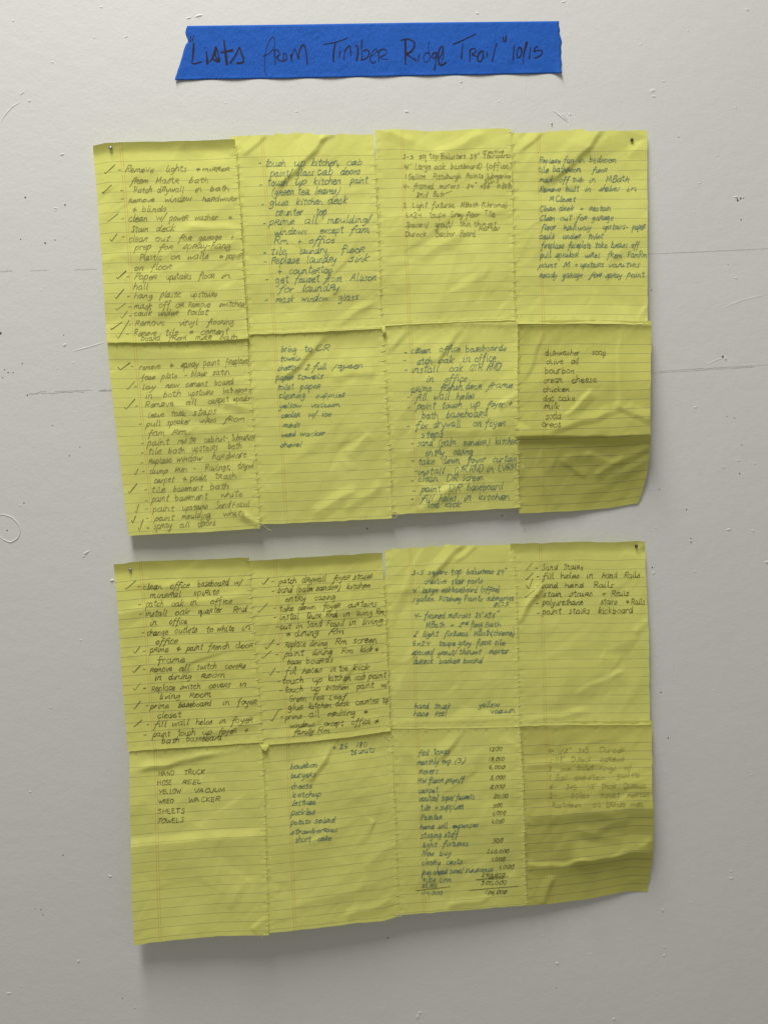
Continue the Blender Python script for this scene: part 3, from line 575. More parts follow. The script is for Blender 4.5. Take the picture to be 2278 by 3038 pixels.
def write(key, slope, xh, inkname, lines, dashes=(), checks=(), style=(.75, .4), slant=.27, wpx=1.7, org=None, bars=()):
    s = SH[key]; org = np.array(org if org is not None else s.org, float); xh = xh * .86
    df = lambda p_: depth_at(s, p_)
    for ln in lines:
        y, txt = ln[0], ln[1]; sl = ln[2] if len(ln) > 2 else slope; hx = ln[3] * .9 if len(ln) > 3 else xh
        toks = txt.split(); st = []; items = [t.split(':', 1) if ':' in t else (t, None) for t in toks]
        items = [(float(a), b_) for a, b_ in items]
        L = math.hypot(1, sl); dx, dy = 1 / L, sl / L; xs0 = items[0][0]
        for i, (x, wd) in enumerate(items):
            if wd is None: continue
            nat = word_width(wd) * hx / 10
            if i + 1 < len(items):
                room = items[i + 1][0] - x
                last = items[i + 1][1] is None
                wdt = room if last else min(max(nat * 1.0, room * .72), room * .88)
                if not last: wdt = min(wdt, nat * 1.35)
            else: wdt = nat
            # natural() already includes a gap after the last glyph
            st += word_strokes(wd, (x * Z + org[0]), ((y + (x - xs0) * sl) * Z + org[1]), dx, dy, hx * Z, wdt * Z, slant, style)
        build_strokes('written_line', st, df, wpx, I[inkname], s.obj)
    if dashes:
        for (x, y) in dashes:
            a = np.array([[x + 2, y + 2], [x + 15, y - 1], [x + 30, y - 3 + random.uniform(-3, 3)]]) * Z + org
            build_strokes('list_dash', [a], df, wpx, I[inkname], s.obj)
    for c in checks:
        a, b_, d_ = np.array(c[:2]), np.array(c[2:4]), np.array(c[4:6])
        mid = (b_ + d_) / 2 + np.array([-3, 3])
        build_strokes('check_mark', [np.array([a, b_, b_ + (mid - b_) * .5, mid, d_]) * Z + org], df, wpx * 1.05, I['dark'] if inkname != 'faint' else I['faint'], s.obj)
    for (x0_, y0_, x1_, y1_) in bars:
        t = np.linspace(0, 1, 12)[:, None]; q_ = np.array([[x0_, y0_]]) * (1 - t) + np.array([[x1_, y1_]]) * t + rng.normal(0, 1.2, (12, 2)) * [0, 1]
        build_strokes('sum_line', [q_ * Z + org], df, wpx * .9, I[inkname], s.obj)

write('u1', -.02, 40, 'pencil', [(435, "365:Remove 765:lights 1062:& 1128:mirror 1405"), (545, "420:from 665:Mastr 990:bath 1190"), (632, "455:Patch 685:drywall 1050:in 1200:bath 1400"), (730, "400:remove 755:window 1125:hardware 1470"),
    (820, "435:& 530:blinds 775"), (910, "400:clean 670:w/ 805:power 1045:washer 1380:& 1425"), (1015, "425:Stain 665:deck 860"), (1115, "400:clean 665:out 890:for 1090:garage 1405:+ 1440"), (1195, "465:prep 700:for 940:spray-hang 1410"),
    (1295, "510:Plastic 815:on 975:walls 1290:& 1360:paper 1525"), (1395, "455:on 620:floor 825"), (1490, "455:Paper 770:upstairs 1090:floor 1300:in 1420"), (1585, "445:hall 595"), (1670, "450:hang 715:plastic 1010:upstairs 1275"),
    (1770, "455:mask 700:off 860:or 990:remove 1290:switches 1545"), (1845, "460:caulk 695:under 965:toilet 1190"), (1945, "465:remove 895:vinyl 1175:flooring 1440"), (2040, "455:Remove 755:tile 990:& 1105:cement 1385"), (2092, "525:board 790:from 1060:mstr 1290:bath 1480", -.02, 34)],
    [(300, 408), (320, 610), (325, 692), (330, 888), (335, 1065), (380, 1458), (385, 1652), (400, 1755), (405, 1845), (400, 1935), (375, 2025)],
    [(165, 430, 172, 445, 270, 355), (140, 625, 150, 635, 235, 555), (190, 905, 200, 915, 300, 838), (222, 1090, 235, 1110, 290, 1035), (285, 1465, 295, 1480, 380, 1400), (268, 1655, 278, 1675, 358, 1580), (275, 1770, 285, 1785, 375, 1720), (325, 1850, 340, 1870, 392, 1795), (228, 1965, 235, 1980, 340, 1905), (285, 2040, 300, 2070, 410, 1885)])
write('u2', -.025, 48, 'blue', [(378, "350:touch 630:up 800:kitchen, 1150:cab 1320"), (470, "405:paint/ 650:glass 860:cab 1090:doors 1295"), (560, "370:touch 640:up 830:kitchen 1190:paint 1360"), (660, "415:(green 670:tea 835:leaves) 1080"), (755, "390:glue 655:kitchen 965:desk 1165"),
    (860, "450:counter 845:top 960"), (945, "390:prime 735:all 965:moulding/ 1405"), (1045, "440:windows 890:except 1185:fam 1380"), (1140, "440:Rm 660:+ 780:office 1040"), (1240, "400:tile 690:laundry 1100:floor 1335"), (1330, "415:replace 760:laundry 1175:sink 1380"),
    (1435, "470:+ 585:countertop 1020"), (1520, "450:get 640:faucet 930:from 1190:Allison 1450"), (1610, "480:for 710:laundry 1085"), (1710, "450:mask 705:window 1070:glass 1275")],
    [(285, 340), (295, 555), (315, 747), (330, 935), (335, 1225), (340, 1312), (355, 1487), (350, 1690)])
write('u3', -.008, 36, 'pencil', [(300, "310:3-5 470:sq 575:top 690:Balusters 975:34\" 1065"), (290, "1105:Stairsparts 1385", -.01, 30), (243, "1100:creative 1310", -.02, 26), (400, "325:4' 435:Large 620:oak 780:baseboard) 1140:(office) 1385"), (495, "330:1 365:Gallon 610:Pittsburgh 935:Paints 1135:Submarine 1385"),
    (590, "315:4- 415:framed 670:mirrors 940:24\" 1075:x36\" 1240:in 1290:Bath 1385"), (535, "1120:8D-5 1260", 0, 26), (675, "445:2nd 610:Bath 725"), (780, "320:2 410:Light 600:fixtures, 880:MBath 1090:(Chrome) 1350"), (875, "340:6x24 575:taupe 785:Grey 935:floor 1120:Tile 1225"),
    (970, "335:Spacers/ 630:grout/ 875:thin 1010:thinset 1235"), (1003, "1060:mortar 1290", -.02, 28), (1065, "340:Durock 640:Backer 875:Board 1035")], style=(0, 0), slant=.12, bars=[(730, 640, 800, 612)])
write('u4', -.006, 38, 'blue', [(405, "330:Replace 565:fan 710:in 820:bedroom 1090"), (498, "320:tile 460:bathroom 850:floor 1000"), (595, "330:mask 525:off 645:tub 815:in 985:MBath 1215"), (690, "330:Remove 585:built 770:in 915:shelves 1180:in 1290"), (785, "430:M 490:Closet 690"), (880, "330:Clean 520:deck 730:+ 820:restain 1035"),
    (970, "330:Clean 530:out 690:for 845:garage 1060"), (1065, "345:floor 565:hallway 950:upstairs- 1245:paper 1375"), (1155, "325:caulk 555:under 800:toilet 955"), (1245, "345:fireplace 610:faceplate 870:take 1035:brass 1235:off 1310"), (1340, "335:pull 490:speaker 775:wires 995:from 1195:FamRm 1390"),
    (1435, "325:paint 570:M 675:+ 730:upstairs 1010:vanities 1320"), (1535, "330:ready 550:garage 820:for 980:spray 1190:paint 1365")], style=(.8, .5))
write('u5', -.062, 40, 'pencil', [(385, "375:remove 670:& 785:spray 1005:paint 1220:fireplace 1450"), (485, "395:face 590:plate 810:- 880:black 1095:satin 1270"), (580, "405:lay 630:new 830:cement 1115:board 1310"), (668, "430:in 605:both 855:upstairs 1200:bathrooms 1475"), (755, "430:Remove 830:all 1050:carpet 1290:& 1330:pads 1465"),
    (860, "460:leave 680:tack 905:strips 1135"), (945, "440:pull 645:speaker 965:wires 1205:from 1415"), (1040, "460:fam 695:rm 845"), (1135, "450:paint 750:mstr 1010:cabinet- 1285:Submarine 1510"), (1220, "455:tile 655:both 895:upstairs 1250:bath 1385"), (1310, "470:replace 740:window 1090:hardware 1440"),
    (1410, "475:dump 725:run 900:- 1020:Railings, 1345:drywl 1505"), (1500, "515:carpet 795:& 880:pads, 1115:trash 1330"), (1600, "495:tile 710:basement 1070:bath 1260"), (1690, "495:paint 730:basement 1170:white 1395"), (1790, "505:paint 800:upstairs 1125:Sand 1290:Fossil 1460"), (1875, "525:paint 790:moulding 1200:white 1420"), (1955, "515:spray 770:all 950:doors 1140")],
    [(290, 352), (325, 552), (335, 745), (370, 922), (390, 1112), (390, 1205), (385, 1303), (400, 1388), (425, 1570), (430, 1678), (430, 1758), (440, 1850), (445, 1945)],
    [(165, 360, 190, 385, 285, 315), (250, 565, 262, 578, 330, 500), (228, 755, 245, 775, 335, 672), (325, 1400, 340, 1420, 365, 1360), (268, 1585, 280, 1600, 352, 1508), (335, 1775, 348, 1800, 370, 1710), (300, 1870, 315, 1895, 340, 1825), (365, 1940, 378, 1975, 415, 1860)])
write('u6', -.03, 38, 'blue', [(345, "378:bring 600:to 715:CR 860"), (435, "365:towels 575"), (525, "345:sheets- 610:2 685:full 880:/ 930:queen 1190"), (620, "330:paper 525:towels 790"), (715, "335:toilet 565:paper 765"), (805, "355:cleaning 715:supplies 1010"), (900, "360:yellow 665:vacuum 965"), (990, "375:cooler 640:w/ 775:ice 870"),
    (1085, "390:meds 565"), (1180, "378:weed 565:wacker 825"), (1280, "370:shovel 575")])
write('u7', -.033, 44, 'blue', [(358, "320:clean 605:office 865:baseboards 1280"), (465, "385:atch 590:oak 835:in 955:office 1165", -.05), (550, "330:install 700:oak 900:QTR 1070:RND 1210", -.04), (645, "475:in 655:office 880"), (735, "330:prime 610:french 865:door 1070:frame. 1360", -.04), (820, "370:fill 545:wall 770:holes 955"),
    (905, "385:paint 625:touch 905:up 1070:foyer 1280:+ 1330"), (1000, "435:bath 670:baseboard 1085"), (1095, "375:fix 545:drywall 935:on 1060:foyer 1265"), (1185, "425:steps 650"), (1275, "390:sand 595:(palm 840:sander) 1160:kitchen 1380"), (1365, "465:entry 740:casing 935"), (1450, "395:take 635:down 880:foyer 1130:curtain 1378"),
    (1555, "390:install 755:QTR 905:RND 1065:in 1185:LVRM 1378", -.045), (1625, "395:clean 675:DR 830:screen 1050"), (1725, "425:paint 700:DR 875:baseboard 1240"), (1820, "420:fill 600:holes 840:in 990:kitchen 1305"), (1880, "480:toe 655:kick 820")],
    [(260, 350), (250, 430), (265, 522), (290, 788), (295, 892), (285, 1078), (325, 1248), (330, 1415), (365, 1518), (325, 1613), (345, 1713), (325, 1793)])
write('u8', 0, 40, 'dark', [(375, "390:dishwasher 845:soap 995"), (462, "395:olive 640:oil 720"), (555, "380:bourbon 690"), (645, "375:cream 650:cheese 900"), (735, "365:chicken 630"), (825, "365:doc 520:cake 690"), (905, "378:milk 535"), (1000, "395:soda 550"), (1085, "358:oreos 555")], style=(0, 0), slant=.08, wpx=1.8)
write('l1', -.05, 40, 'dark', [(495, "345:clean 610:office 880:baseboard 1240:w/ 1315"), (578, "415:mineral 840:spirits 1095"), (670, "375:patch 620:oak 805:in 1010:office 1225"), (760, "365:install 660:oak 885:quarter 1230:Rnd 1375"), (845, "410:in 605:office 780"), (945, "380:change 655:outlets 965:to 1070:white 1310:in 1410"),
    (1032, "470:office 690"), (1115, "415:prime 670:& 770:paint 985:french 1255:door 1435"), (1220, "490:frame 775"), (1310, "415:remove 695:all 875:switch 1150:covers 1355"), (1390, "455:in 595:dining 920:room 1165"), (1495, "430:replace 710:switch 990:covers 1290:in 1365"), (1575, "500:living 805:room 1020"),
    (1670, "415:prime 690:baseboard 1125:in 1270:foyer 1475"), (1760, "480:closet 725"), (1850, "450:fill 625:wall 865:holes 1085:in 1210:foyer 1430"), (1950, "440:paint 685:touch 930:up 1085:foyer 1335:+ 1385"), (2010, "525:bath 770:baseboard 1135")],
    [(290, 465), (300, 645), (305, 737), (330, 922), (340, 1105), (340, 1280), (345, 1468), (370, 1640), (380, 1828), (350, 1930)],
    [(170, 480, 178, 492, 275, 408), (250, 1100, 268, 1122, 315, 1058), (245, 1295, 255, 1315, 318, 1245), (247, 1465, 268, 1487, 322, 1412), (248, 1660, 258, 1675, 322, 1592), (252, 1840, 258, 1848, 338, 1778)])
write('l2', -.057, 40, 'dark', [(440, "355:patch 580:drywall 885:foyer 1085:stairs 1280"), (530, "345:sand 525:(palm 725:sander) 1020:kitchen 1255"), (615, "415:entry 705:casing 915"), (710, "360:take 540:down 790:foyer 1030:curtains 1325"), (795, "360:instal 630:Qutr 820:Rnd 980:in 1115:living 1310:Rm 1395"),
    (885, "365:cut 515:in 635:Sand 825:Fossil 1040:in 1170:living 1380"), (960, "425:& 510:dining 840:Rm 1000"), (1065, "415:replace 650:dining 910:Rm 1080:screen 1335"), (1155, "405:paint 680:dining 970:Rm 1155:kick 1295:& 1335"), (1235, "435:base 620:boards 890"), (1330, "415:fill 580:holes 855:in 945:toe 1080:kick 1250"),
    (1425, "385:touch 685:up 840:kitchen 1100:cab 1235:paint 1415"), (1510, "410:touch 670:up 815:kitchen 1120:paint 1360:w/ 1430"), (1600, "455:Green 680:Tea 850:Leaf 1020"), (1680, "445:glue 650:kitchen 910:desk 1110:counter 1375:top 1435", -.07), (1775, "420:prime 650:all 835:moulding 1190:& 1235", -.07),
    (1860, "460:windows 795:except 1070:office 1285:& 1340"), (1925, "500:family 735:Rm 860")],
    [(280, 415), (285, 512), (300, 680), (305, 768), (325, 862), (330, 1038), (320, 1135), (335, 1308), (345, 1400), (360, 1492), (360, 1675), (370, 1750)],
    [(190, 425, 205, 445, 258, 378), (150, 705, 158, 718, 245, 630), (222, 1060, 235, 1082, 310, 985), (185, 1160, 195, 1172, 282, 1098), (258, 1320, 275, 1340, 320, 1265), (272, 1780, 290, 1790, 358, 1675)])
write('l3', -.012, 38, 'blue', [(350, "300:3-5 465:square 685:top 840:balusters 1140:24\" 1235"), (440, "425:creative 690:stair 850:parts 1000"), (525, "305:4' 400:large 595:oak 695:baseboard 985:(office) 1170"), (615, "305:1 345:gallon 570:Pittsburg 820:Paints 1040:submarine 1315"), (660, "1100:8D5 1255", -.02, 30),
    (780, "320:4- 425:framed 660:mirrors 930:24\" 1015:x36\" 1155"), (868, "440:MBath 675:+ 760:2 800"), (838, "800:nd 862", 0, 24), (866, "880:floor 1020:Bath 1180"), (960, "310:2 405:light 620:fixtures 915:MBath(chrome) 1315"), (1050, "305:6x24 565:taupe 755:grey 935:floor 1105:tile 1220"),
    (1140, "305:spacers/ 550:grout/ 765:thinset 1065:mortar 1265"), (1225, "310:durock 570:backer 805:board 1000"), (1670, "325:hand 520:truck 680"), (1745, "315:hose 525:reel 645"), (1655, "960:yellow 1165", -.03), (1715, "1080:vacuum 1325", -.04, 32)], style=(.6, .5))
write('l4', -.012, 38, 'dark', [(370, "355:Sand 570:Stairs 765"), (455, "360:fill 540:holes 795:in 945:hand 1160:Rails 1320"), (545, "355:sand 580:hand 865:Rails 1060"), (630, "365:stain 625:stairs 945:+ 1040:Rails 1215"), (715, "360:polyurethane 935:stairs 1180:& 1235:Rails 1375"), (803, "360:paint 620:stairs 910:kickboard 1265")],
    [(285, 350), (300, 435), (300, 525), (290, 622), (295, 700), (305, 795)], [(195, 355, 205, 370, 265, 295), (195, 450, 205, 465, 275, 392), (200, 520, 228, 552, 268, 450), (185, 630, 192, 640, 285, 565)], slant=.15)
write('l5', -.03, 28, 'dark', [(470, "365:HAND 615:TRUCK 825"), (562, "355:HOSE 595:REEL 795"), (650, "370:YELLOW 715:VACUUM 1030"), (742, "365:WEED 655:WACKER 975"), (845, "360:SHEETS 635"), (938, "350:TOWELS 620")], slant=.1)
write('l6', -.058, 38, 'blue', [(405, "335:bourbon 605"), (495, "340:burgers 600"), (605, "340:cheese 550"), (685, "360:ketchup 645"), (770, "345:lettuce 585"), (865, "340:pickles 580"), (955, "340:potato 570:salad 775"), (1050, "345:strawberries 820"), (1130, "385:short 605:cake 740"), (1120, "352:. 372"),
    (215, "750:+.26 980:180 1095", -.09), (265, "930:26 1000:units 1170", -.12)], wpx=1.9)
write('l7', -.045, 36, 'blue', [(335, "365:fed 515:taxes 685"), (430, "355:monthly 600:exp 725:(3) 830"), (525, "370:movers 570"), (612, "360:HW 470:floor 640:payoff 820"), (710, "365:carpet 565"), (788, "375:vanities/ 590:tops/ 735:faucets 920"), (882, "385:tile 525:+ 580:supplies 815"), (972, "390:Painter 600"),
    (1067, "385:home 560:sell 700:expenses 960"), (1155, "390:staging 625:stuff 760"), (1245, "405:light 605:fixtures 865"), (1328, "400:New 575:buy 690"), (1422, "400:closing 640:costs 800"), (1512, "405:pay 510:ahead 670:taxes/ 825:insurance 1110"),
    (1590, "410:91,000 575:Linn 695", -.03, 27), (1640, "400:23,000 555", -.03, 25), (1714, "395:114,000 605", -.03, 27)], wpx=1.8)
write('l7', -.02, 29, 'dark', [(297, "1065:1200 1200"), (392, "1060:18,000 1220"), (472, "1060:6,000 1215"), (574, "1070:3,000 1230"), (665, "1065:8,000 1215"), (755, "1105:2000 1250"), (846, "1100:500 1195"), (927, "1095:1,000 1230"), (1007, "1090:1,000 1215"), (1197, "1095:500 1200"), (1305, "1040:260,000 1260"),
    (1377, "1085:1,000 1220"), (1450, "1160:1,000 1310"), (1535, "985:240,000 1220"), (1556, "1050:43,000 1210", -.02, 20), (1612, "985:300,000 1240"), (1708, "1020:186,000 1240")], bars=[(345, 1672, 685, 1632), (935, 1562, 1255, 1535), (870, 1668, 1350, 1625)], wpx=1.6)
write('l8', -.01, 36, 'faint', [(378, "410:4- 515:1/2\" 705:3x5 920:Durock 1190"), (468, "435:1-1/8\" 645:Durock 925:screws 1170"), (555, "415:3 540:wax 690:toilet 925:rings 1160:w/ 1240"), (647, "425:1 485:Gal 675:deck 810:stain 985"), (622, "1090:gaskets 1320"), (735, "425:6- 590:3x5 800:1/2\" 935:thick 1160:Durock 1380"),
    (825, "425:2- 640:50lbs 925:thinset 1195:mortar 1410"), (917, "455:Rustoleum 855:oil 990:bronze 1225:met. 1375")], slant=.15, bars=[(1160, 722, 1395, 718)])

# ------------------------------------------------------------------ thread seams
def tube(pts, rad, K=5):
    pts = np.array(pts, float); V, F = [], []
    for i, p_ in enumerate(pts):
        t = pts[min(i + 1, len(pts) - 1)] - pts[max(i - 1, 0)]; t /= np.linalg.norm(t) + 1e-12
        a = np.cross(t, [0, 1, 0]); a = a / (np.linalg.norm(a) + 1e-9); b_ = np.cross(t, a)
        rr = rad * (.4 if i in (0, len(pts) - 1) else 1)
        for k in range(K):
            th = k / K * 2 * math.pi; V.append(p_ + (a * math.cos(th) + b_ * math.sin(th)) * rr)
    for i in range(len(pts) - 1):
        for k in range(K): F.append((i * K + k, i * K + (k + 1) % K, (i + 1) * K + (k + 1) % K, (i + 1) * K + k))
    F += [tuple(range(K))[::-1], tuple((len(pts) - 1) * K + k for k in range(K))]
    return V, F
def seam(panel, items, name='thread_seam'):
    """one running thread: over the edge on the front, back to the next stitch behind the paper"""
    pts = []; t = np.linspace(0, 1, 7)
    for sa, pa, sb, pb in items:
        da = depth_at(SH[sa], pa)[0]; db = depth_at(SH[sb], pb)[0]
        q = pa[None] * (1 - t[:, None]) + pb[None] * t[:, None]; q[:, 1] += 1.6 * np.sin(t * math.pi)
        dm = np.maximum(da * (1 - t) + db * t, min(max(da, db), min(da, db) + .004) * (np.sin(t * math.pi) > .6))
        dd = dm + .00045 * np.sin(t * math.pi) - .0001 * (1 - np.sin(t * math.pi))
        back = max(min(da, db) - .0022, .0004)
        pts += list(P(pa[0], pa[1], [back])) + list(P(q[:, 0], q[:, 1], dd)) + list(P(pb[0], pb[1], [back]))
    V, F = tube(pts, .00022)
    link(name, mesh(name, V, F), m_thread, PAN[panel])
for pn, ks in (('up', 'u'), ('low', 'l')):
    for row in (0, 1):
        for col in (0, 1, 2):
            a, b_ = '%s%d' % (ks, row * 4 + col + 1), '%s%d' % (ks, row * 4 + col + 2); s = SH[a]; it = []
            for k in range(STITCH['v']):
                v0 = (k + .6) / STITCH['v'] + jit('v', pn, row, col, k)
                if col == 1 and row == 0 and v0 < .14: continue
                if random.random() < .06: continue
                c0 = along(s.R, np.array([v0]))[0]; j = rng.normal(0, 1.2, 4)
                it.append((a, c0 + [-9 + j[0], 2.5 + j[1]], b_, c0 + [7.5 + j[2], -4.5 + j[3]]))
            seam(pn, it)
    for col in range(4):
        a, b_ = '%s%d' % (ks, col + 1), '%s%d' % (ks, col + 5); s = SH[a]; it = []
        for k in range(STITCH['h']):
            u0 = (k + .6) / STITCH['h'] + jit('h', pn, 0, col, k)
            if u0 > .96 or u0 < .04 or random.random() < .06: continue
            c0 = along(s.B, np.array([u0]))[0]; j = rng.normal(0, 1.2, 4)
            it.append((a, c0 + [-2.5 + j[0], -8 + j[1]], b_, c0 + [2.5 + j[2], 7 + j[3]]))
        seam(pn, it)
def tail(panel, pts, d0, d1, name='thread_tail'):
    pts = catmull(np.array(pts, float), 5); n = len(pts); dd = np.linspace(d0, d1, n)
    v, f = tube(P(pts[:, 0], pts[:, 1], dd), .00022); link(name, mesh(name, v, f), m_thread, PAN[panel])
dL = depth_at(SH['u6'], np.array([[782, 1552]]))[0]; tail('up', [(776, 1548), (786, 1562), (795, 1570), (807, 1574)], dL + .0006, dL - .002)
dL = depth_at(SH['u6'], np.array([[1155, 1530]]))[0]; tail('up', [(1163, 1520), (1172, 1516), (1179, 1524), (1176, 1533), (1165, 1538)], dL + .0004, dL + .0012)
dL = depth_at(SH['l7'], np.array([[1190, 2708]]))[0]; tail('low', [(1186, 2704), (1183, 2714), (1187, 2722), (1193, 2716)], dL + .0004, dL + .001)
dL = depth_at(SH['u8'], np.array([[1545, 1385]]))[0]; tail('up', [(1534, 1380), (1548, 1376), (1553, 1385), (1543, 1392), (1533, 1390)], dL + .003, dL + .004)
dL = depth_at(SH['l6'], np.array([[1150, 2180]]))[0]; tail('low', [(1140, 2182), (1150, 2192), (1158, 2196)], dL + .0006, dL + .0008)
dL = depth_at(SH['l5'], np.array([[770, 2770]]))[0]; tail('low', [(776, 2768), (779, 2778), (775, 2790)], dL + .0004, dL - .001)
dL = depth_at(SH['u8'], np.array([[1552, 2200 - 700]]))[0]

# folded-over paper corners at two seam crossings
def flap(panel, pts, depths):
    V = [P(p_[0], p_[1], d_) for p_, d_ in zip(pts, depths)]; c = sum(V) / len(V) + np.array([0, -.0006, 0])
    V2 = [v + np.array([0, .00035, 0]) for v in V]; n = len(V)
    F = [(n * 2, i, (i + 1) % n) for i in range(n)] + [(i, n + i, n + (i + 1) % n, (i + 1) % n) for i in range(n)] + [tuple(n + i for i in range(n))]
    me = mesh('folded_corner', V + V2 + [c], F, uv=[(60, -.6)] * (2 * n + 1), smooth=False)
    link('folded_corner', me, m_paper, PAN[panel], label='small paper corner folded outward at a seam crossing')
e = depth_at(SH['l2'], np.array([[790, 2205]]))[0]
flap('low', [(773, 2214), (783, 2208), (798, 2213), (788, 2229), (777, 2224)], [e + .001, e + .001, e + .002, e + .0025, e + .002])
e = depth_at(SH['u2'], np.array([[1128, 968]]))[0]
flap('up', [(1134, 966), (1142, 966), (1144, 982), (1139, 989), (1133, 980)], [e + .001, e + .001, e + .002, e + .002, e + .002])

# ------------------------------------------------------------------ blue tape with its title
TZ = 1240 / 1659.0
to = np.array([480, 40.])
tp = Sheet(); tp.seed = 77; tp.torn = ()
c = lambda pts: np.array(pts, float) * TZ + to
tp.L = c([(101, 47), (96, 60), (93, 74), (97, 88), (104, 102), (103, 113), (96, 120), (88, 140), (84, 156), (80, 172), (74, 190), (70, 205), (63, 222), (60, 236), (54, 250), (52, 263)])
tp.R = c([(1576, 28), (1575, 45), (1580, 60), (1578, 78), (1583, 92), (1588, 110), (1584, 130), (1586, 150), (1583, 168), (1587, 190), (1584, 210), (1588, 235)])
tp.T = c([(101, 47), (500, 42), (1000, 34), (1300, 31), (1576, 28)]); tp.B = c([(52, 263), (200, 260), (500, 256), (1000, 246), (1350, 240), (1588, 235)])
nu, nv = 160, 30
U, V_ = np.meshgrid(np.linspace(0, 1, nu), np.linspace(0, 1, nv))
def tpatch(u, v):
    l, r, t, b_ = along(tp.L, v), along(tp.R, v), along(tp.T, u), along(tp.B, u); U_, W_ = u[..., None], v[..., None]
    return (1 - W_) * t + W_ * b_ + (1 - U_) * l + U_ * r - ((1 - U_) * (1 - W_) * tp.L[0] + U_ * (1 - W_) * tp.R[0] + (1 - U_) * W_ * tp.L[-1] + U_ * W_ * tp.R[-1])
q = tpatch(U, V_)
def tdepth(u, v):
    return .00022 + .00012 * (np.sin(u * 37 + v * 3) * np.sin(u * 11) + 1) + .0035 * np.clip((u - .965) / .035, 0, 1) ** 2 * np.clip((v - .55) / .45, 0, 1) ** 1.5 + .0018 * np.clip((.03 - u) / .03, 0, 1) ** 2 * np.clip((v - .7) / .3, 0, 1) + .0004 * np.clip((v - .93) / .07, 0, 1) * (1 + np.sin(u * 50))
Dp = tdepth(U, V_)
front = P(q[..., 0], q[..., 1], Dp).reshape(-1, 3); back = front + np.array([0, .00015, 0])
F = [(j * nu + i, j * nu + i + 1, (j + 1) * nu + i + 1, (j + 1) * nu + i)[::-1] for j in range(nv - 1) for i in range(nu - 1)]
n_ = nu * nv; rim = [i for i in range(nu)] + [j * nu + nu - 1 for j in range(1, nv)] + [(nv - 1) * nu + i for i in range(nu - 2, -1, -1)] + [j * nu for j in range(nv - 2, 0, -1)]
F += [(rim[k], rim[(k + 1) % len(rim)], n_ + rim[(k + 1) % len(rim)], n_ + rim[k]) for k in range(len(rim))]
tape = link('masking_tape', mesh('masking_tape', np.vstack([front, back]), F), m_tape, label='strip of blue masking tape with a handwritten marker title and torn ends', category='tape')
def T3(k):  # three closer windows on the tape
    o = (500, 900, 1280)[k]; return lambda pts: np.array(pts, float) * (420 / 1659.0) + np.array([o, 50.])
def tdep(pts):
    u = (pts[:, 0] - 545) / 1115; v = (pts[:, 1] - 70) / 155; return tdepth(np.clip(u, 0, 1), np.clip(v, 0, 1)) + .0001
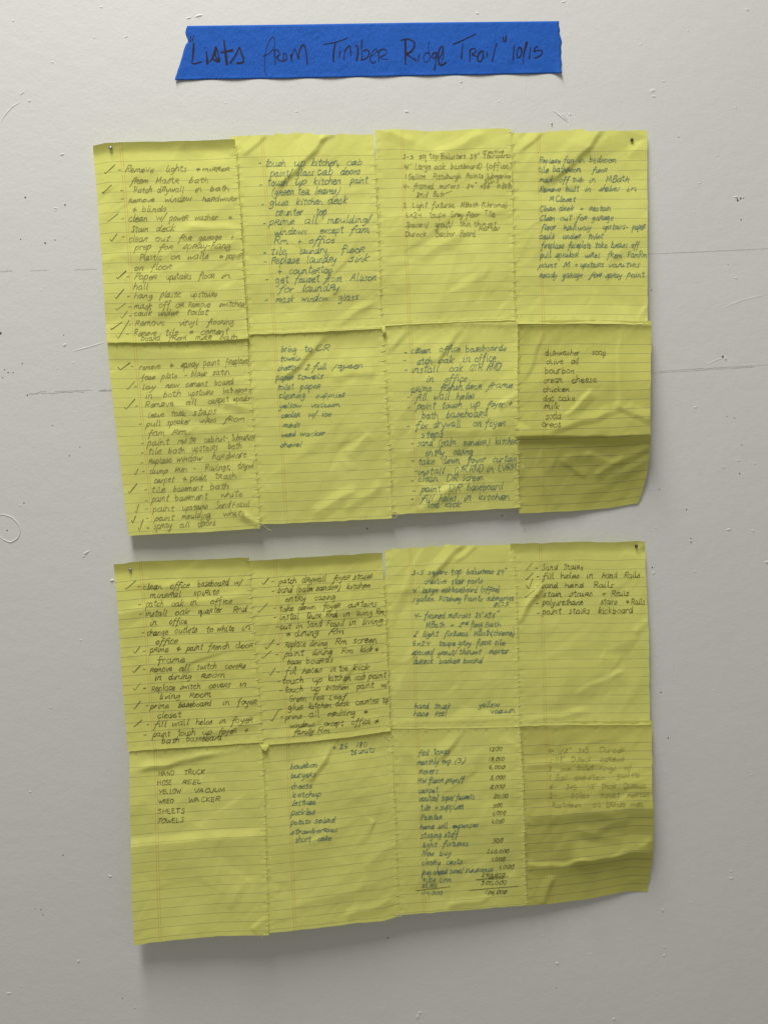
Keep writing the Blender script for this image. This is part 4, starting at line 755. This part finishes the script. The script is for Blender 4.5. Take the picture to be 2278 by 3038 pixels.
words = [
 (0, 5, [[(262, 215), (255, 250), (255, 288)], [(295, 208), (288, 240), (282, 280)]]),
 (0, 8, [[(295, 300), (290, 400), (280, 500), (270, 530)], [(270, 535), (300, 542), (340, 533), (388, 518)]]),
 (0, 8, [[(443, 400), (450, 470), (458, 550)], [(425, 350), (432, 356)]]),
 (0, 8, [[(485, 520), (520, 450), (552, 340)], [(552, 340), (575, 400), (600, 515)], [(600, 515), (550, 510), (505, 470)], [(535, 430), (520, 480), (560, 505), (590, 480)], [(560, 360), (545, 430), (575, 500)]]),
 (0, 8, [[(648, 262), (660, 350), (672, 450), (685, 560)], [(608, 412), (680, 400), (758, 382)]]),
 (0, 8, [[(722, 540), (780, 450), (833, 345)], [(833, 345), (855, 420), (880, 480)], [(880, 480), (875, 520), (840, 535), (795, 535)]]),
 (0, 4, [[(1105, 455), (1180, 420), (1235, 350), (1245, 270), (1220, 232), (1185, 270), (1145, 370), (1128, 480), (1125, 600), (1138, 660), (1153, 692)]]),
 (0, 5, [[(1238, 385), (1245, 470), (1252, 552)], [(1230, 380), (1280, 385), (1300, 420), (1285, 450), (1262, 460)], [(1262, 460), (1290, 500), (1335, 512), (1365, 500)]]),
 (0, 5, [[(1355, 415), (1345, 470), (1360, 508), (1385, 480), (1378, 430), (1352, 420)]]),
 (0, 6, [[(1435, 430), (1440, 470), (1442, 515)], [(1442, 470), (1462, 400), (1482, 368), (1500, 420), (1522, 490)], [(1522, 490), (1530, 400), (1560, 340)], [(1545, 355), (1575, 320), (1600, 350), (1618, 450), (1625, 560)]]),
 (1, 6, [[(230, 318), (330, 300), (430, 275), (518, 240)]]), (1, 5, [[(375, 300), (355, 400), (350, 490), (362, 525)]]),
 (1, 5, [[(432, 390), (418, 470)], [(425, 340), (432, 350)]]), (1, 5, [[(482, 380), (480, 440), (475, 490)], [(482, 400), (515, 350), (545, 335), (552, 380), (557, 452)]]),
 (1, 6, [[(605, 325), (632, 345), (638, 420), (622, 512)]]), (1, 5, [[(685, 255), (682, 380), (690, 505)], [(700, 400), (735, 375), (768, 400), (755, 460), (710, 492), (668, 492)]]),
 (1, 4, [[(785, 460), (830, 430), (860, 385), (840, 368), (800, 420), (782, 490), (810, 535), (850, 515)]]), (1, 4, [[(880, 410), (883, 470), (882, 520)], [(865, 405), (920, 375), (970, 380), (965, 430), (900, 465)], [(900, 470), (930, 490), (988, 488)]]),
 (1, 6, [[(1195, 258), (1195, 400), (1193, 555)], [(1138, 272), (1200, 252), (1270, 270), (1305, 320), (1270, 390), (1205, 430)], [(1205, 430), (1260, 465), (1325, 505)]]),
 (1, 5, [[(1360, 425), (1348, 470), (1345, 522)]]), (1, 4, [[(1470, 285), (1465, 380), (1490, 470)], [(1475, 420), (1430, 420), (1408, 470), (1425, 525), (1470, 505), (1490, 450)]]),
 (1, 5, [[(1555, 410), (1520, 425), (1508, 460), (1530, 480), (1555, 440)], [(1558, 410), (1550, 520), (1535, 620)]]),
 (2, 5, [[(85, 480), (120, 430), (135, 360), (115, 340), (85, 400), (78, 480), (95, 550), (130, 555), (175, 520)], [(135, 360), (140, 440), (115, 540)]]),
 (2, 7, [[(250, 315), (340, 280), (430, 235), (520, 195)]]), (2, 5, [[(370, 300), (355, 400), (352, 490)]]),
 (2, 5, [[(450, 385), (448, 450), (447, 525)], [(445, 385), (490, 362), (520, 385), (500, 420), (470, 430)], [(470, 432), (510, 450), (530, 458)]]),
 (2, 5, [[(600, 390), (555, 420), (540, 490), (570, 518), (600, 470), (605, 400)], [(605, 400), (608, 470), (620, 480)]]), (2, 5, [[(655, 405), (645, 470)], [(648, 345), (650, 352)]]),
 (2, 6, [[(762, 300), (735, 410), (708, 522)]]), (2, 7, [[(838, 230), (845, 288)], [(875, 208), (865, 290)]]),
 (2, 6, [[(970, 325), (960, 420), (955, 505)]]), (2, 5, [[(1020, 350), (1000, 420), (1015, 475), (1050, 440), (1055, 370), (1020, 350)]]),
 (2, 7, [[(1118, 285), (1095, 370), (1075, 470)]]), (2, 5, [[(1075, 470), (1080, 550)]]), (2, 6, [[(1160, 350), (1150, 420), (1143, 488)]]), (2, 5, [[(1250, 338), (1215, 355), (1200, 400)]]), (2, 5, [[(1200, 405), (1255, 385), (1300, 400), (1270, 450), (1200, 478)]])]
for k, wd, st in words:
    f_ = T3(k); strokes = [catmull(f_(x), 4) if len(x) > 2 else np.array([f_(x)[0], f_(x).mean(0), f_(x)[1]]) for x in st]
    build_strokes('marker_letter', strokes, tdep, wd * .68, I['marker'], tape, lift=.00006)

# ------------------------------------------------------------------ nails
def nail(px, py, key, mat, label):
    d0 = depth_at(SH[key], np.array([[px, py]]))[0]; c0 = P(px, py, d0)
    t = empty('nail', c0, label=label, category='nail', group='nails pinning the paper panels')
    K = 16; V, F = [], []
    prof = [(0, -.0022), (.0009, -.0021), (.0015, -.0017), (.0017, -.0012), (.0011, -.0008), (.0006, -.0006)]
    for r, y in prof:
        for k in range(K): th = k / K * 2 * math.pi; V.append((r * math.cos(th), y, r * math.sin(th)))
    for i in range(len(prof) - 1):
        for k in range(K): F.append((i * K + k, i * K + (k + 1) % K, (i + 1) * K + (k + 1) % K, (i + 1) * K + k))
    link('head', mesh('head', V, F), mat, t)
    V, F = [], []
    for y in (-.0007, d0 + .003):
        for k in range(8): th = k / 8 * 2 * math.pi; V.append((.0006 * math.cos(th), y, .0006 * math.sin(th)))
    F = [(k, (k + 1) % 8, 8 + (k + 1) % 8, 8 + k) for k in range(8)]
    link('shank', mesh('shank', V, F), mat, t)
nail(329, 439, 'u1', m_nail, 'grey nail through the top left corner of the upper panel')
nail(1873, 415, 'u4', m_naild, 'dark nail through the top right corner of the upper panel')
nail(387, 1690, 'l1', m_nail, 'grey nail through the top left corner of the lower panel')
nail(1886, 1620, 'l4', m_naild, 'dark nail through the top right corner of the lower panel')
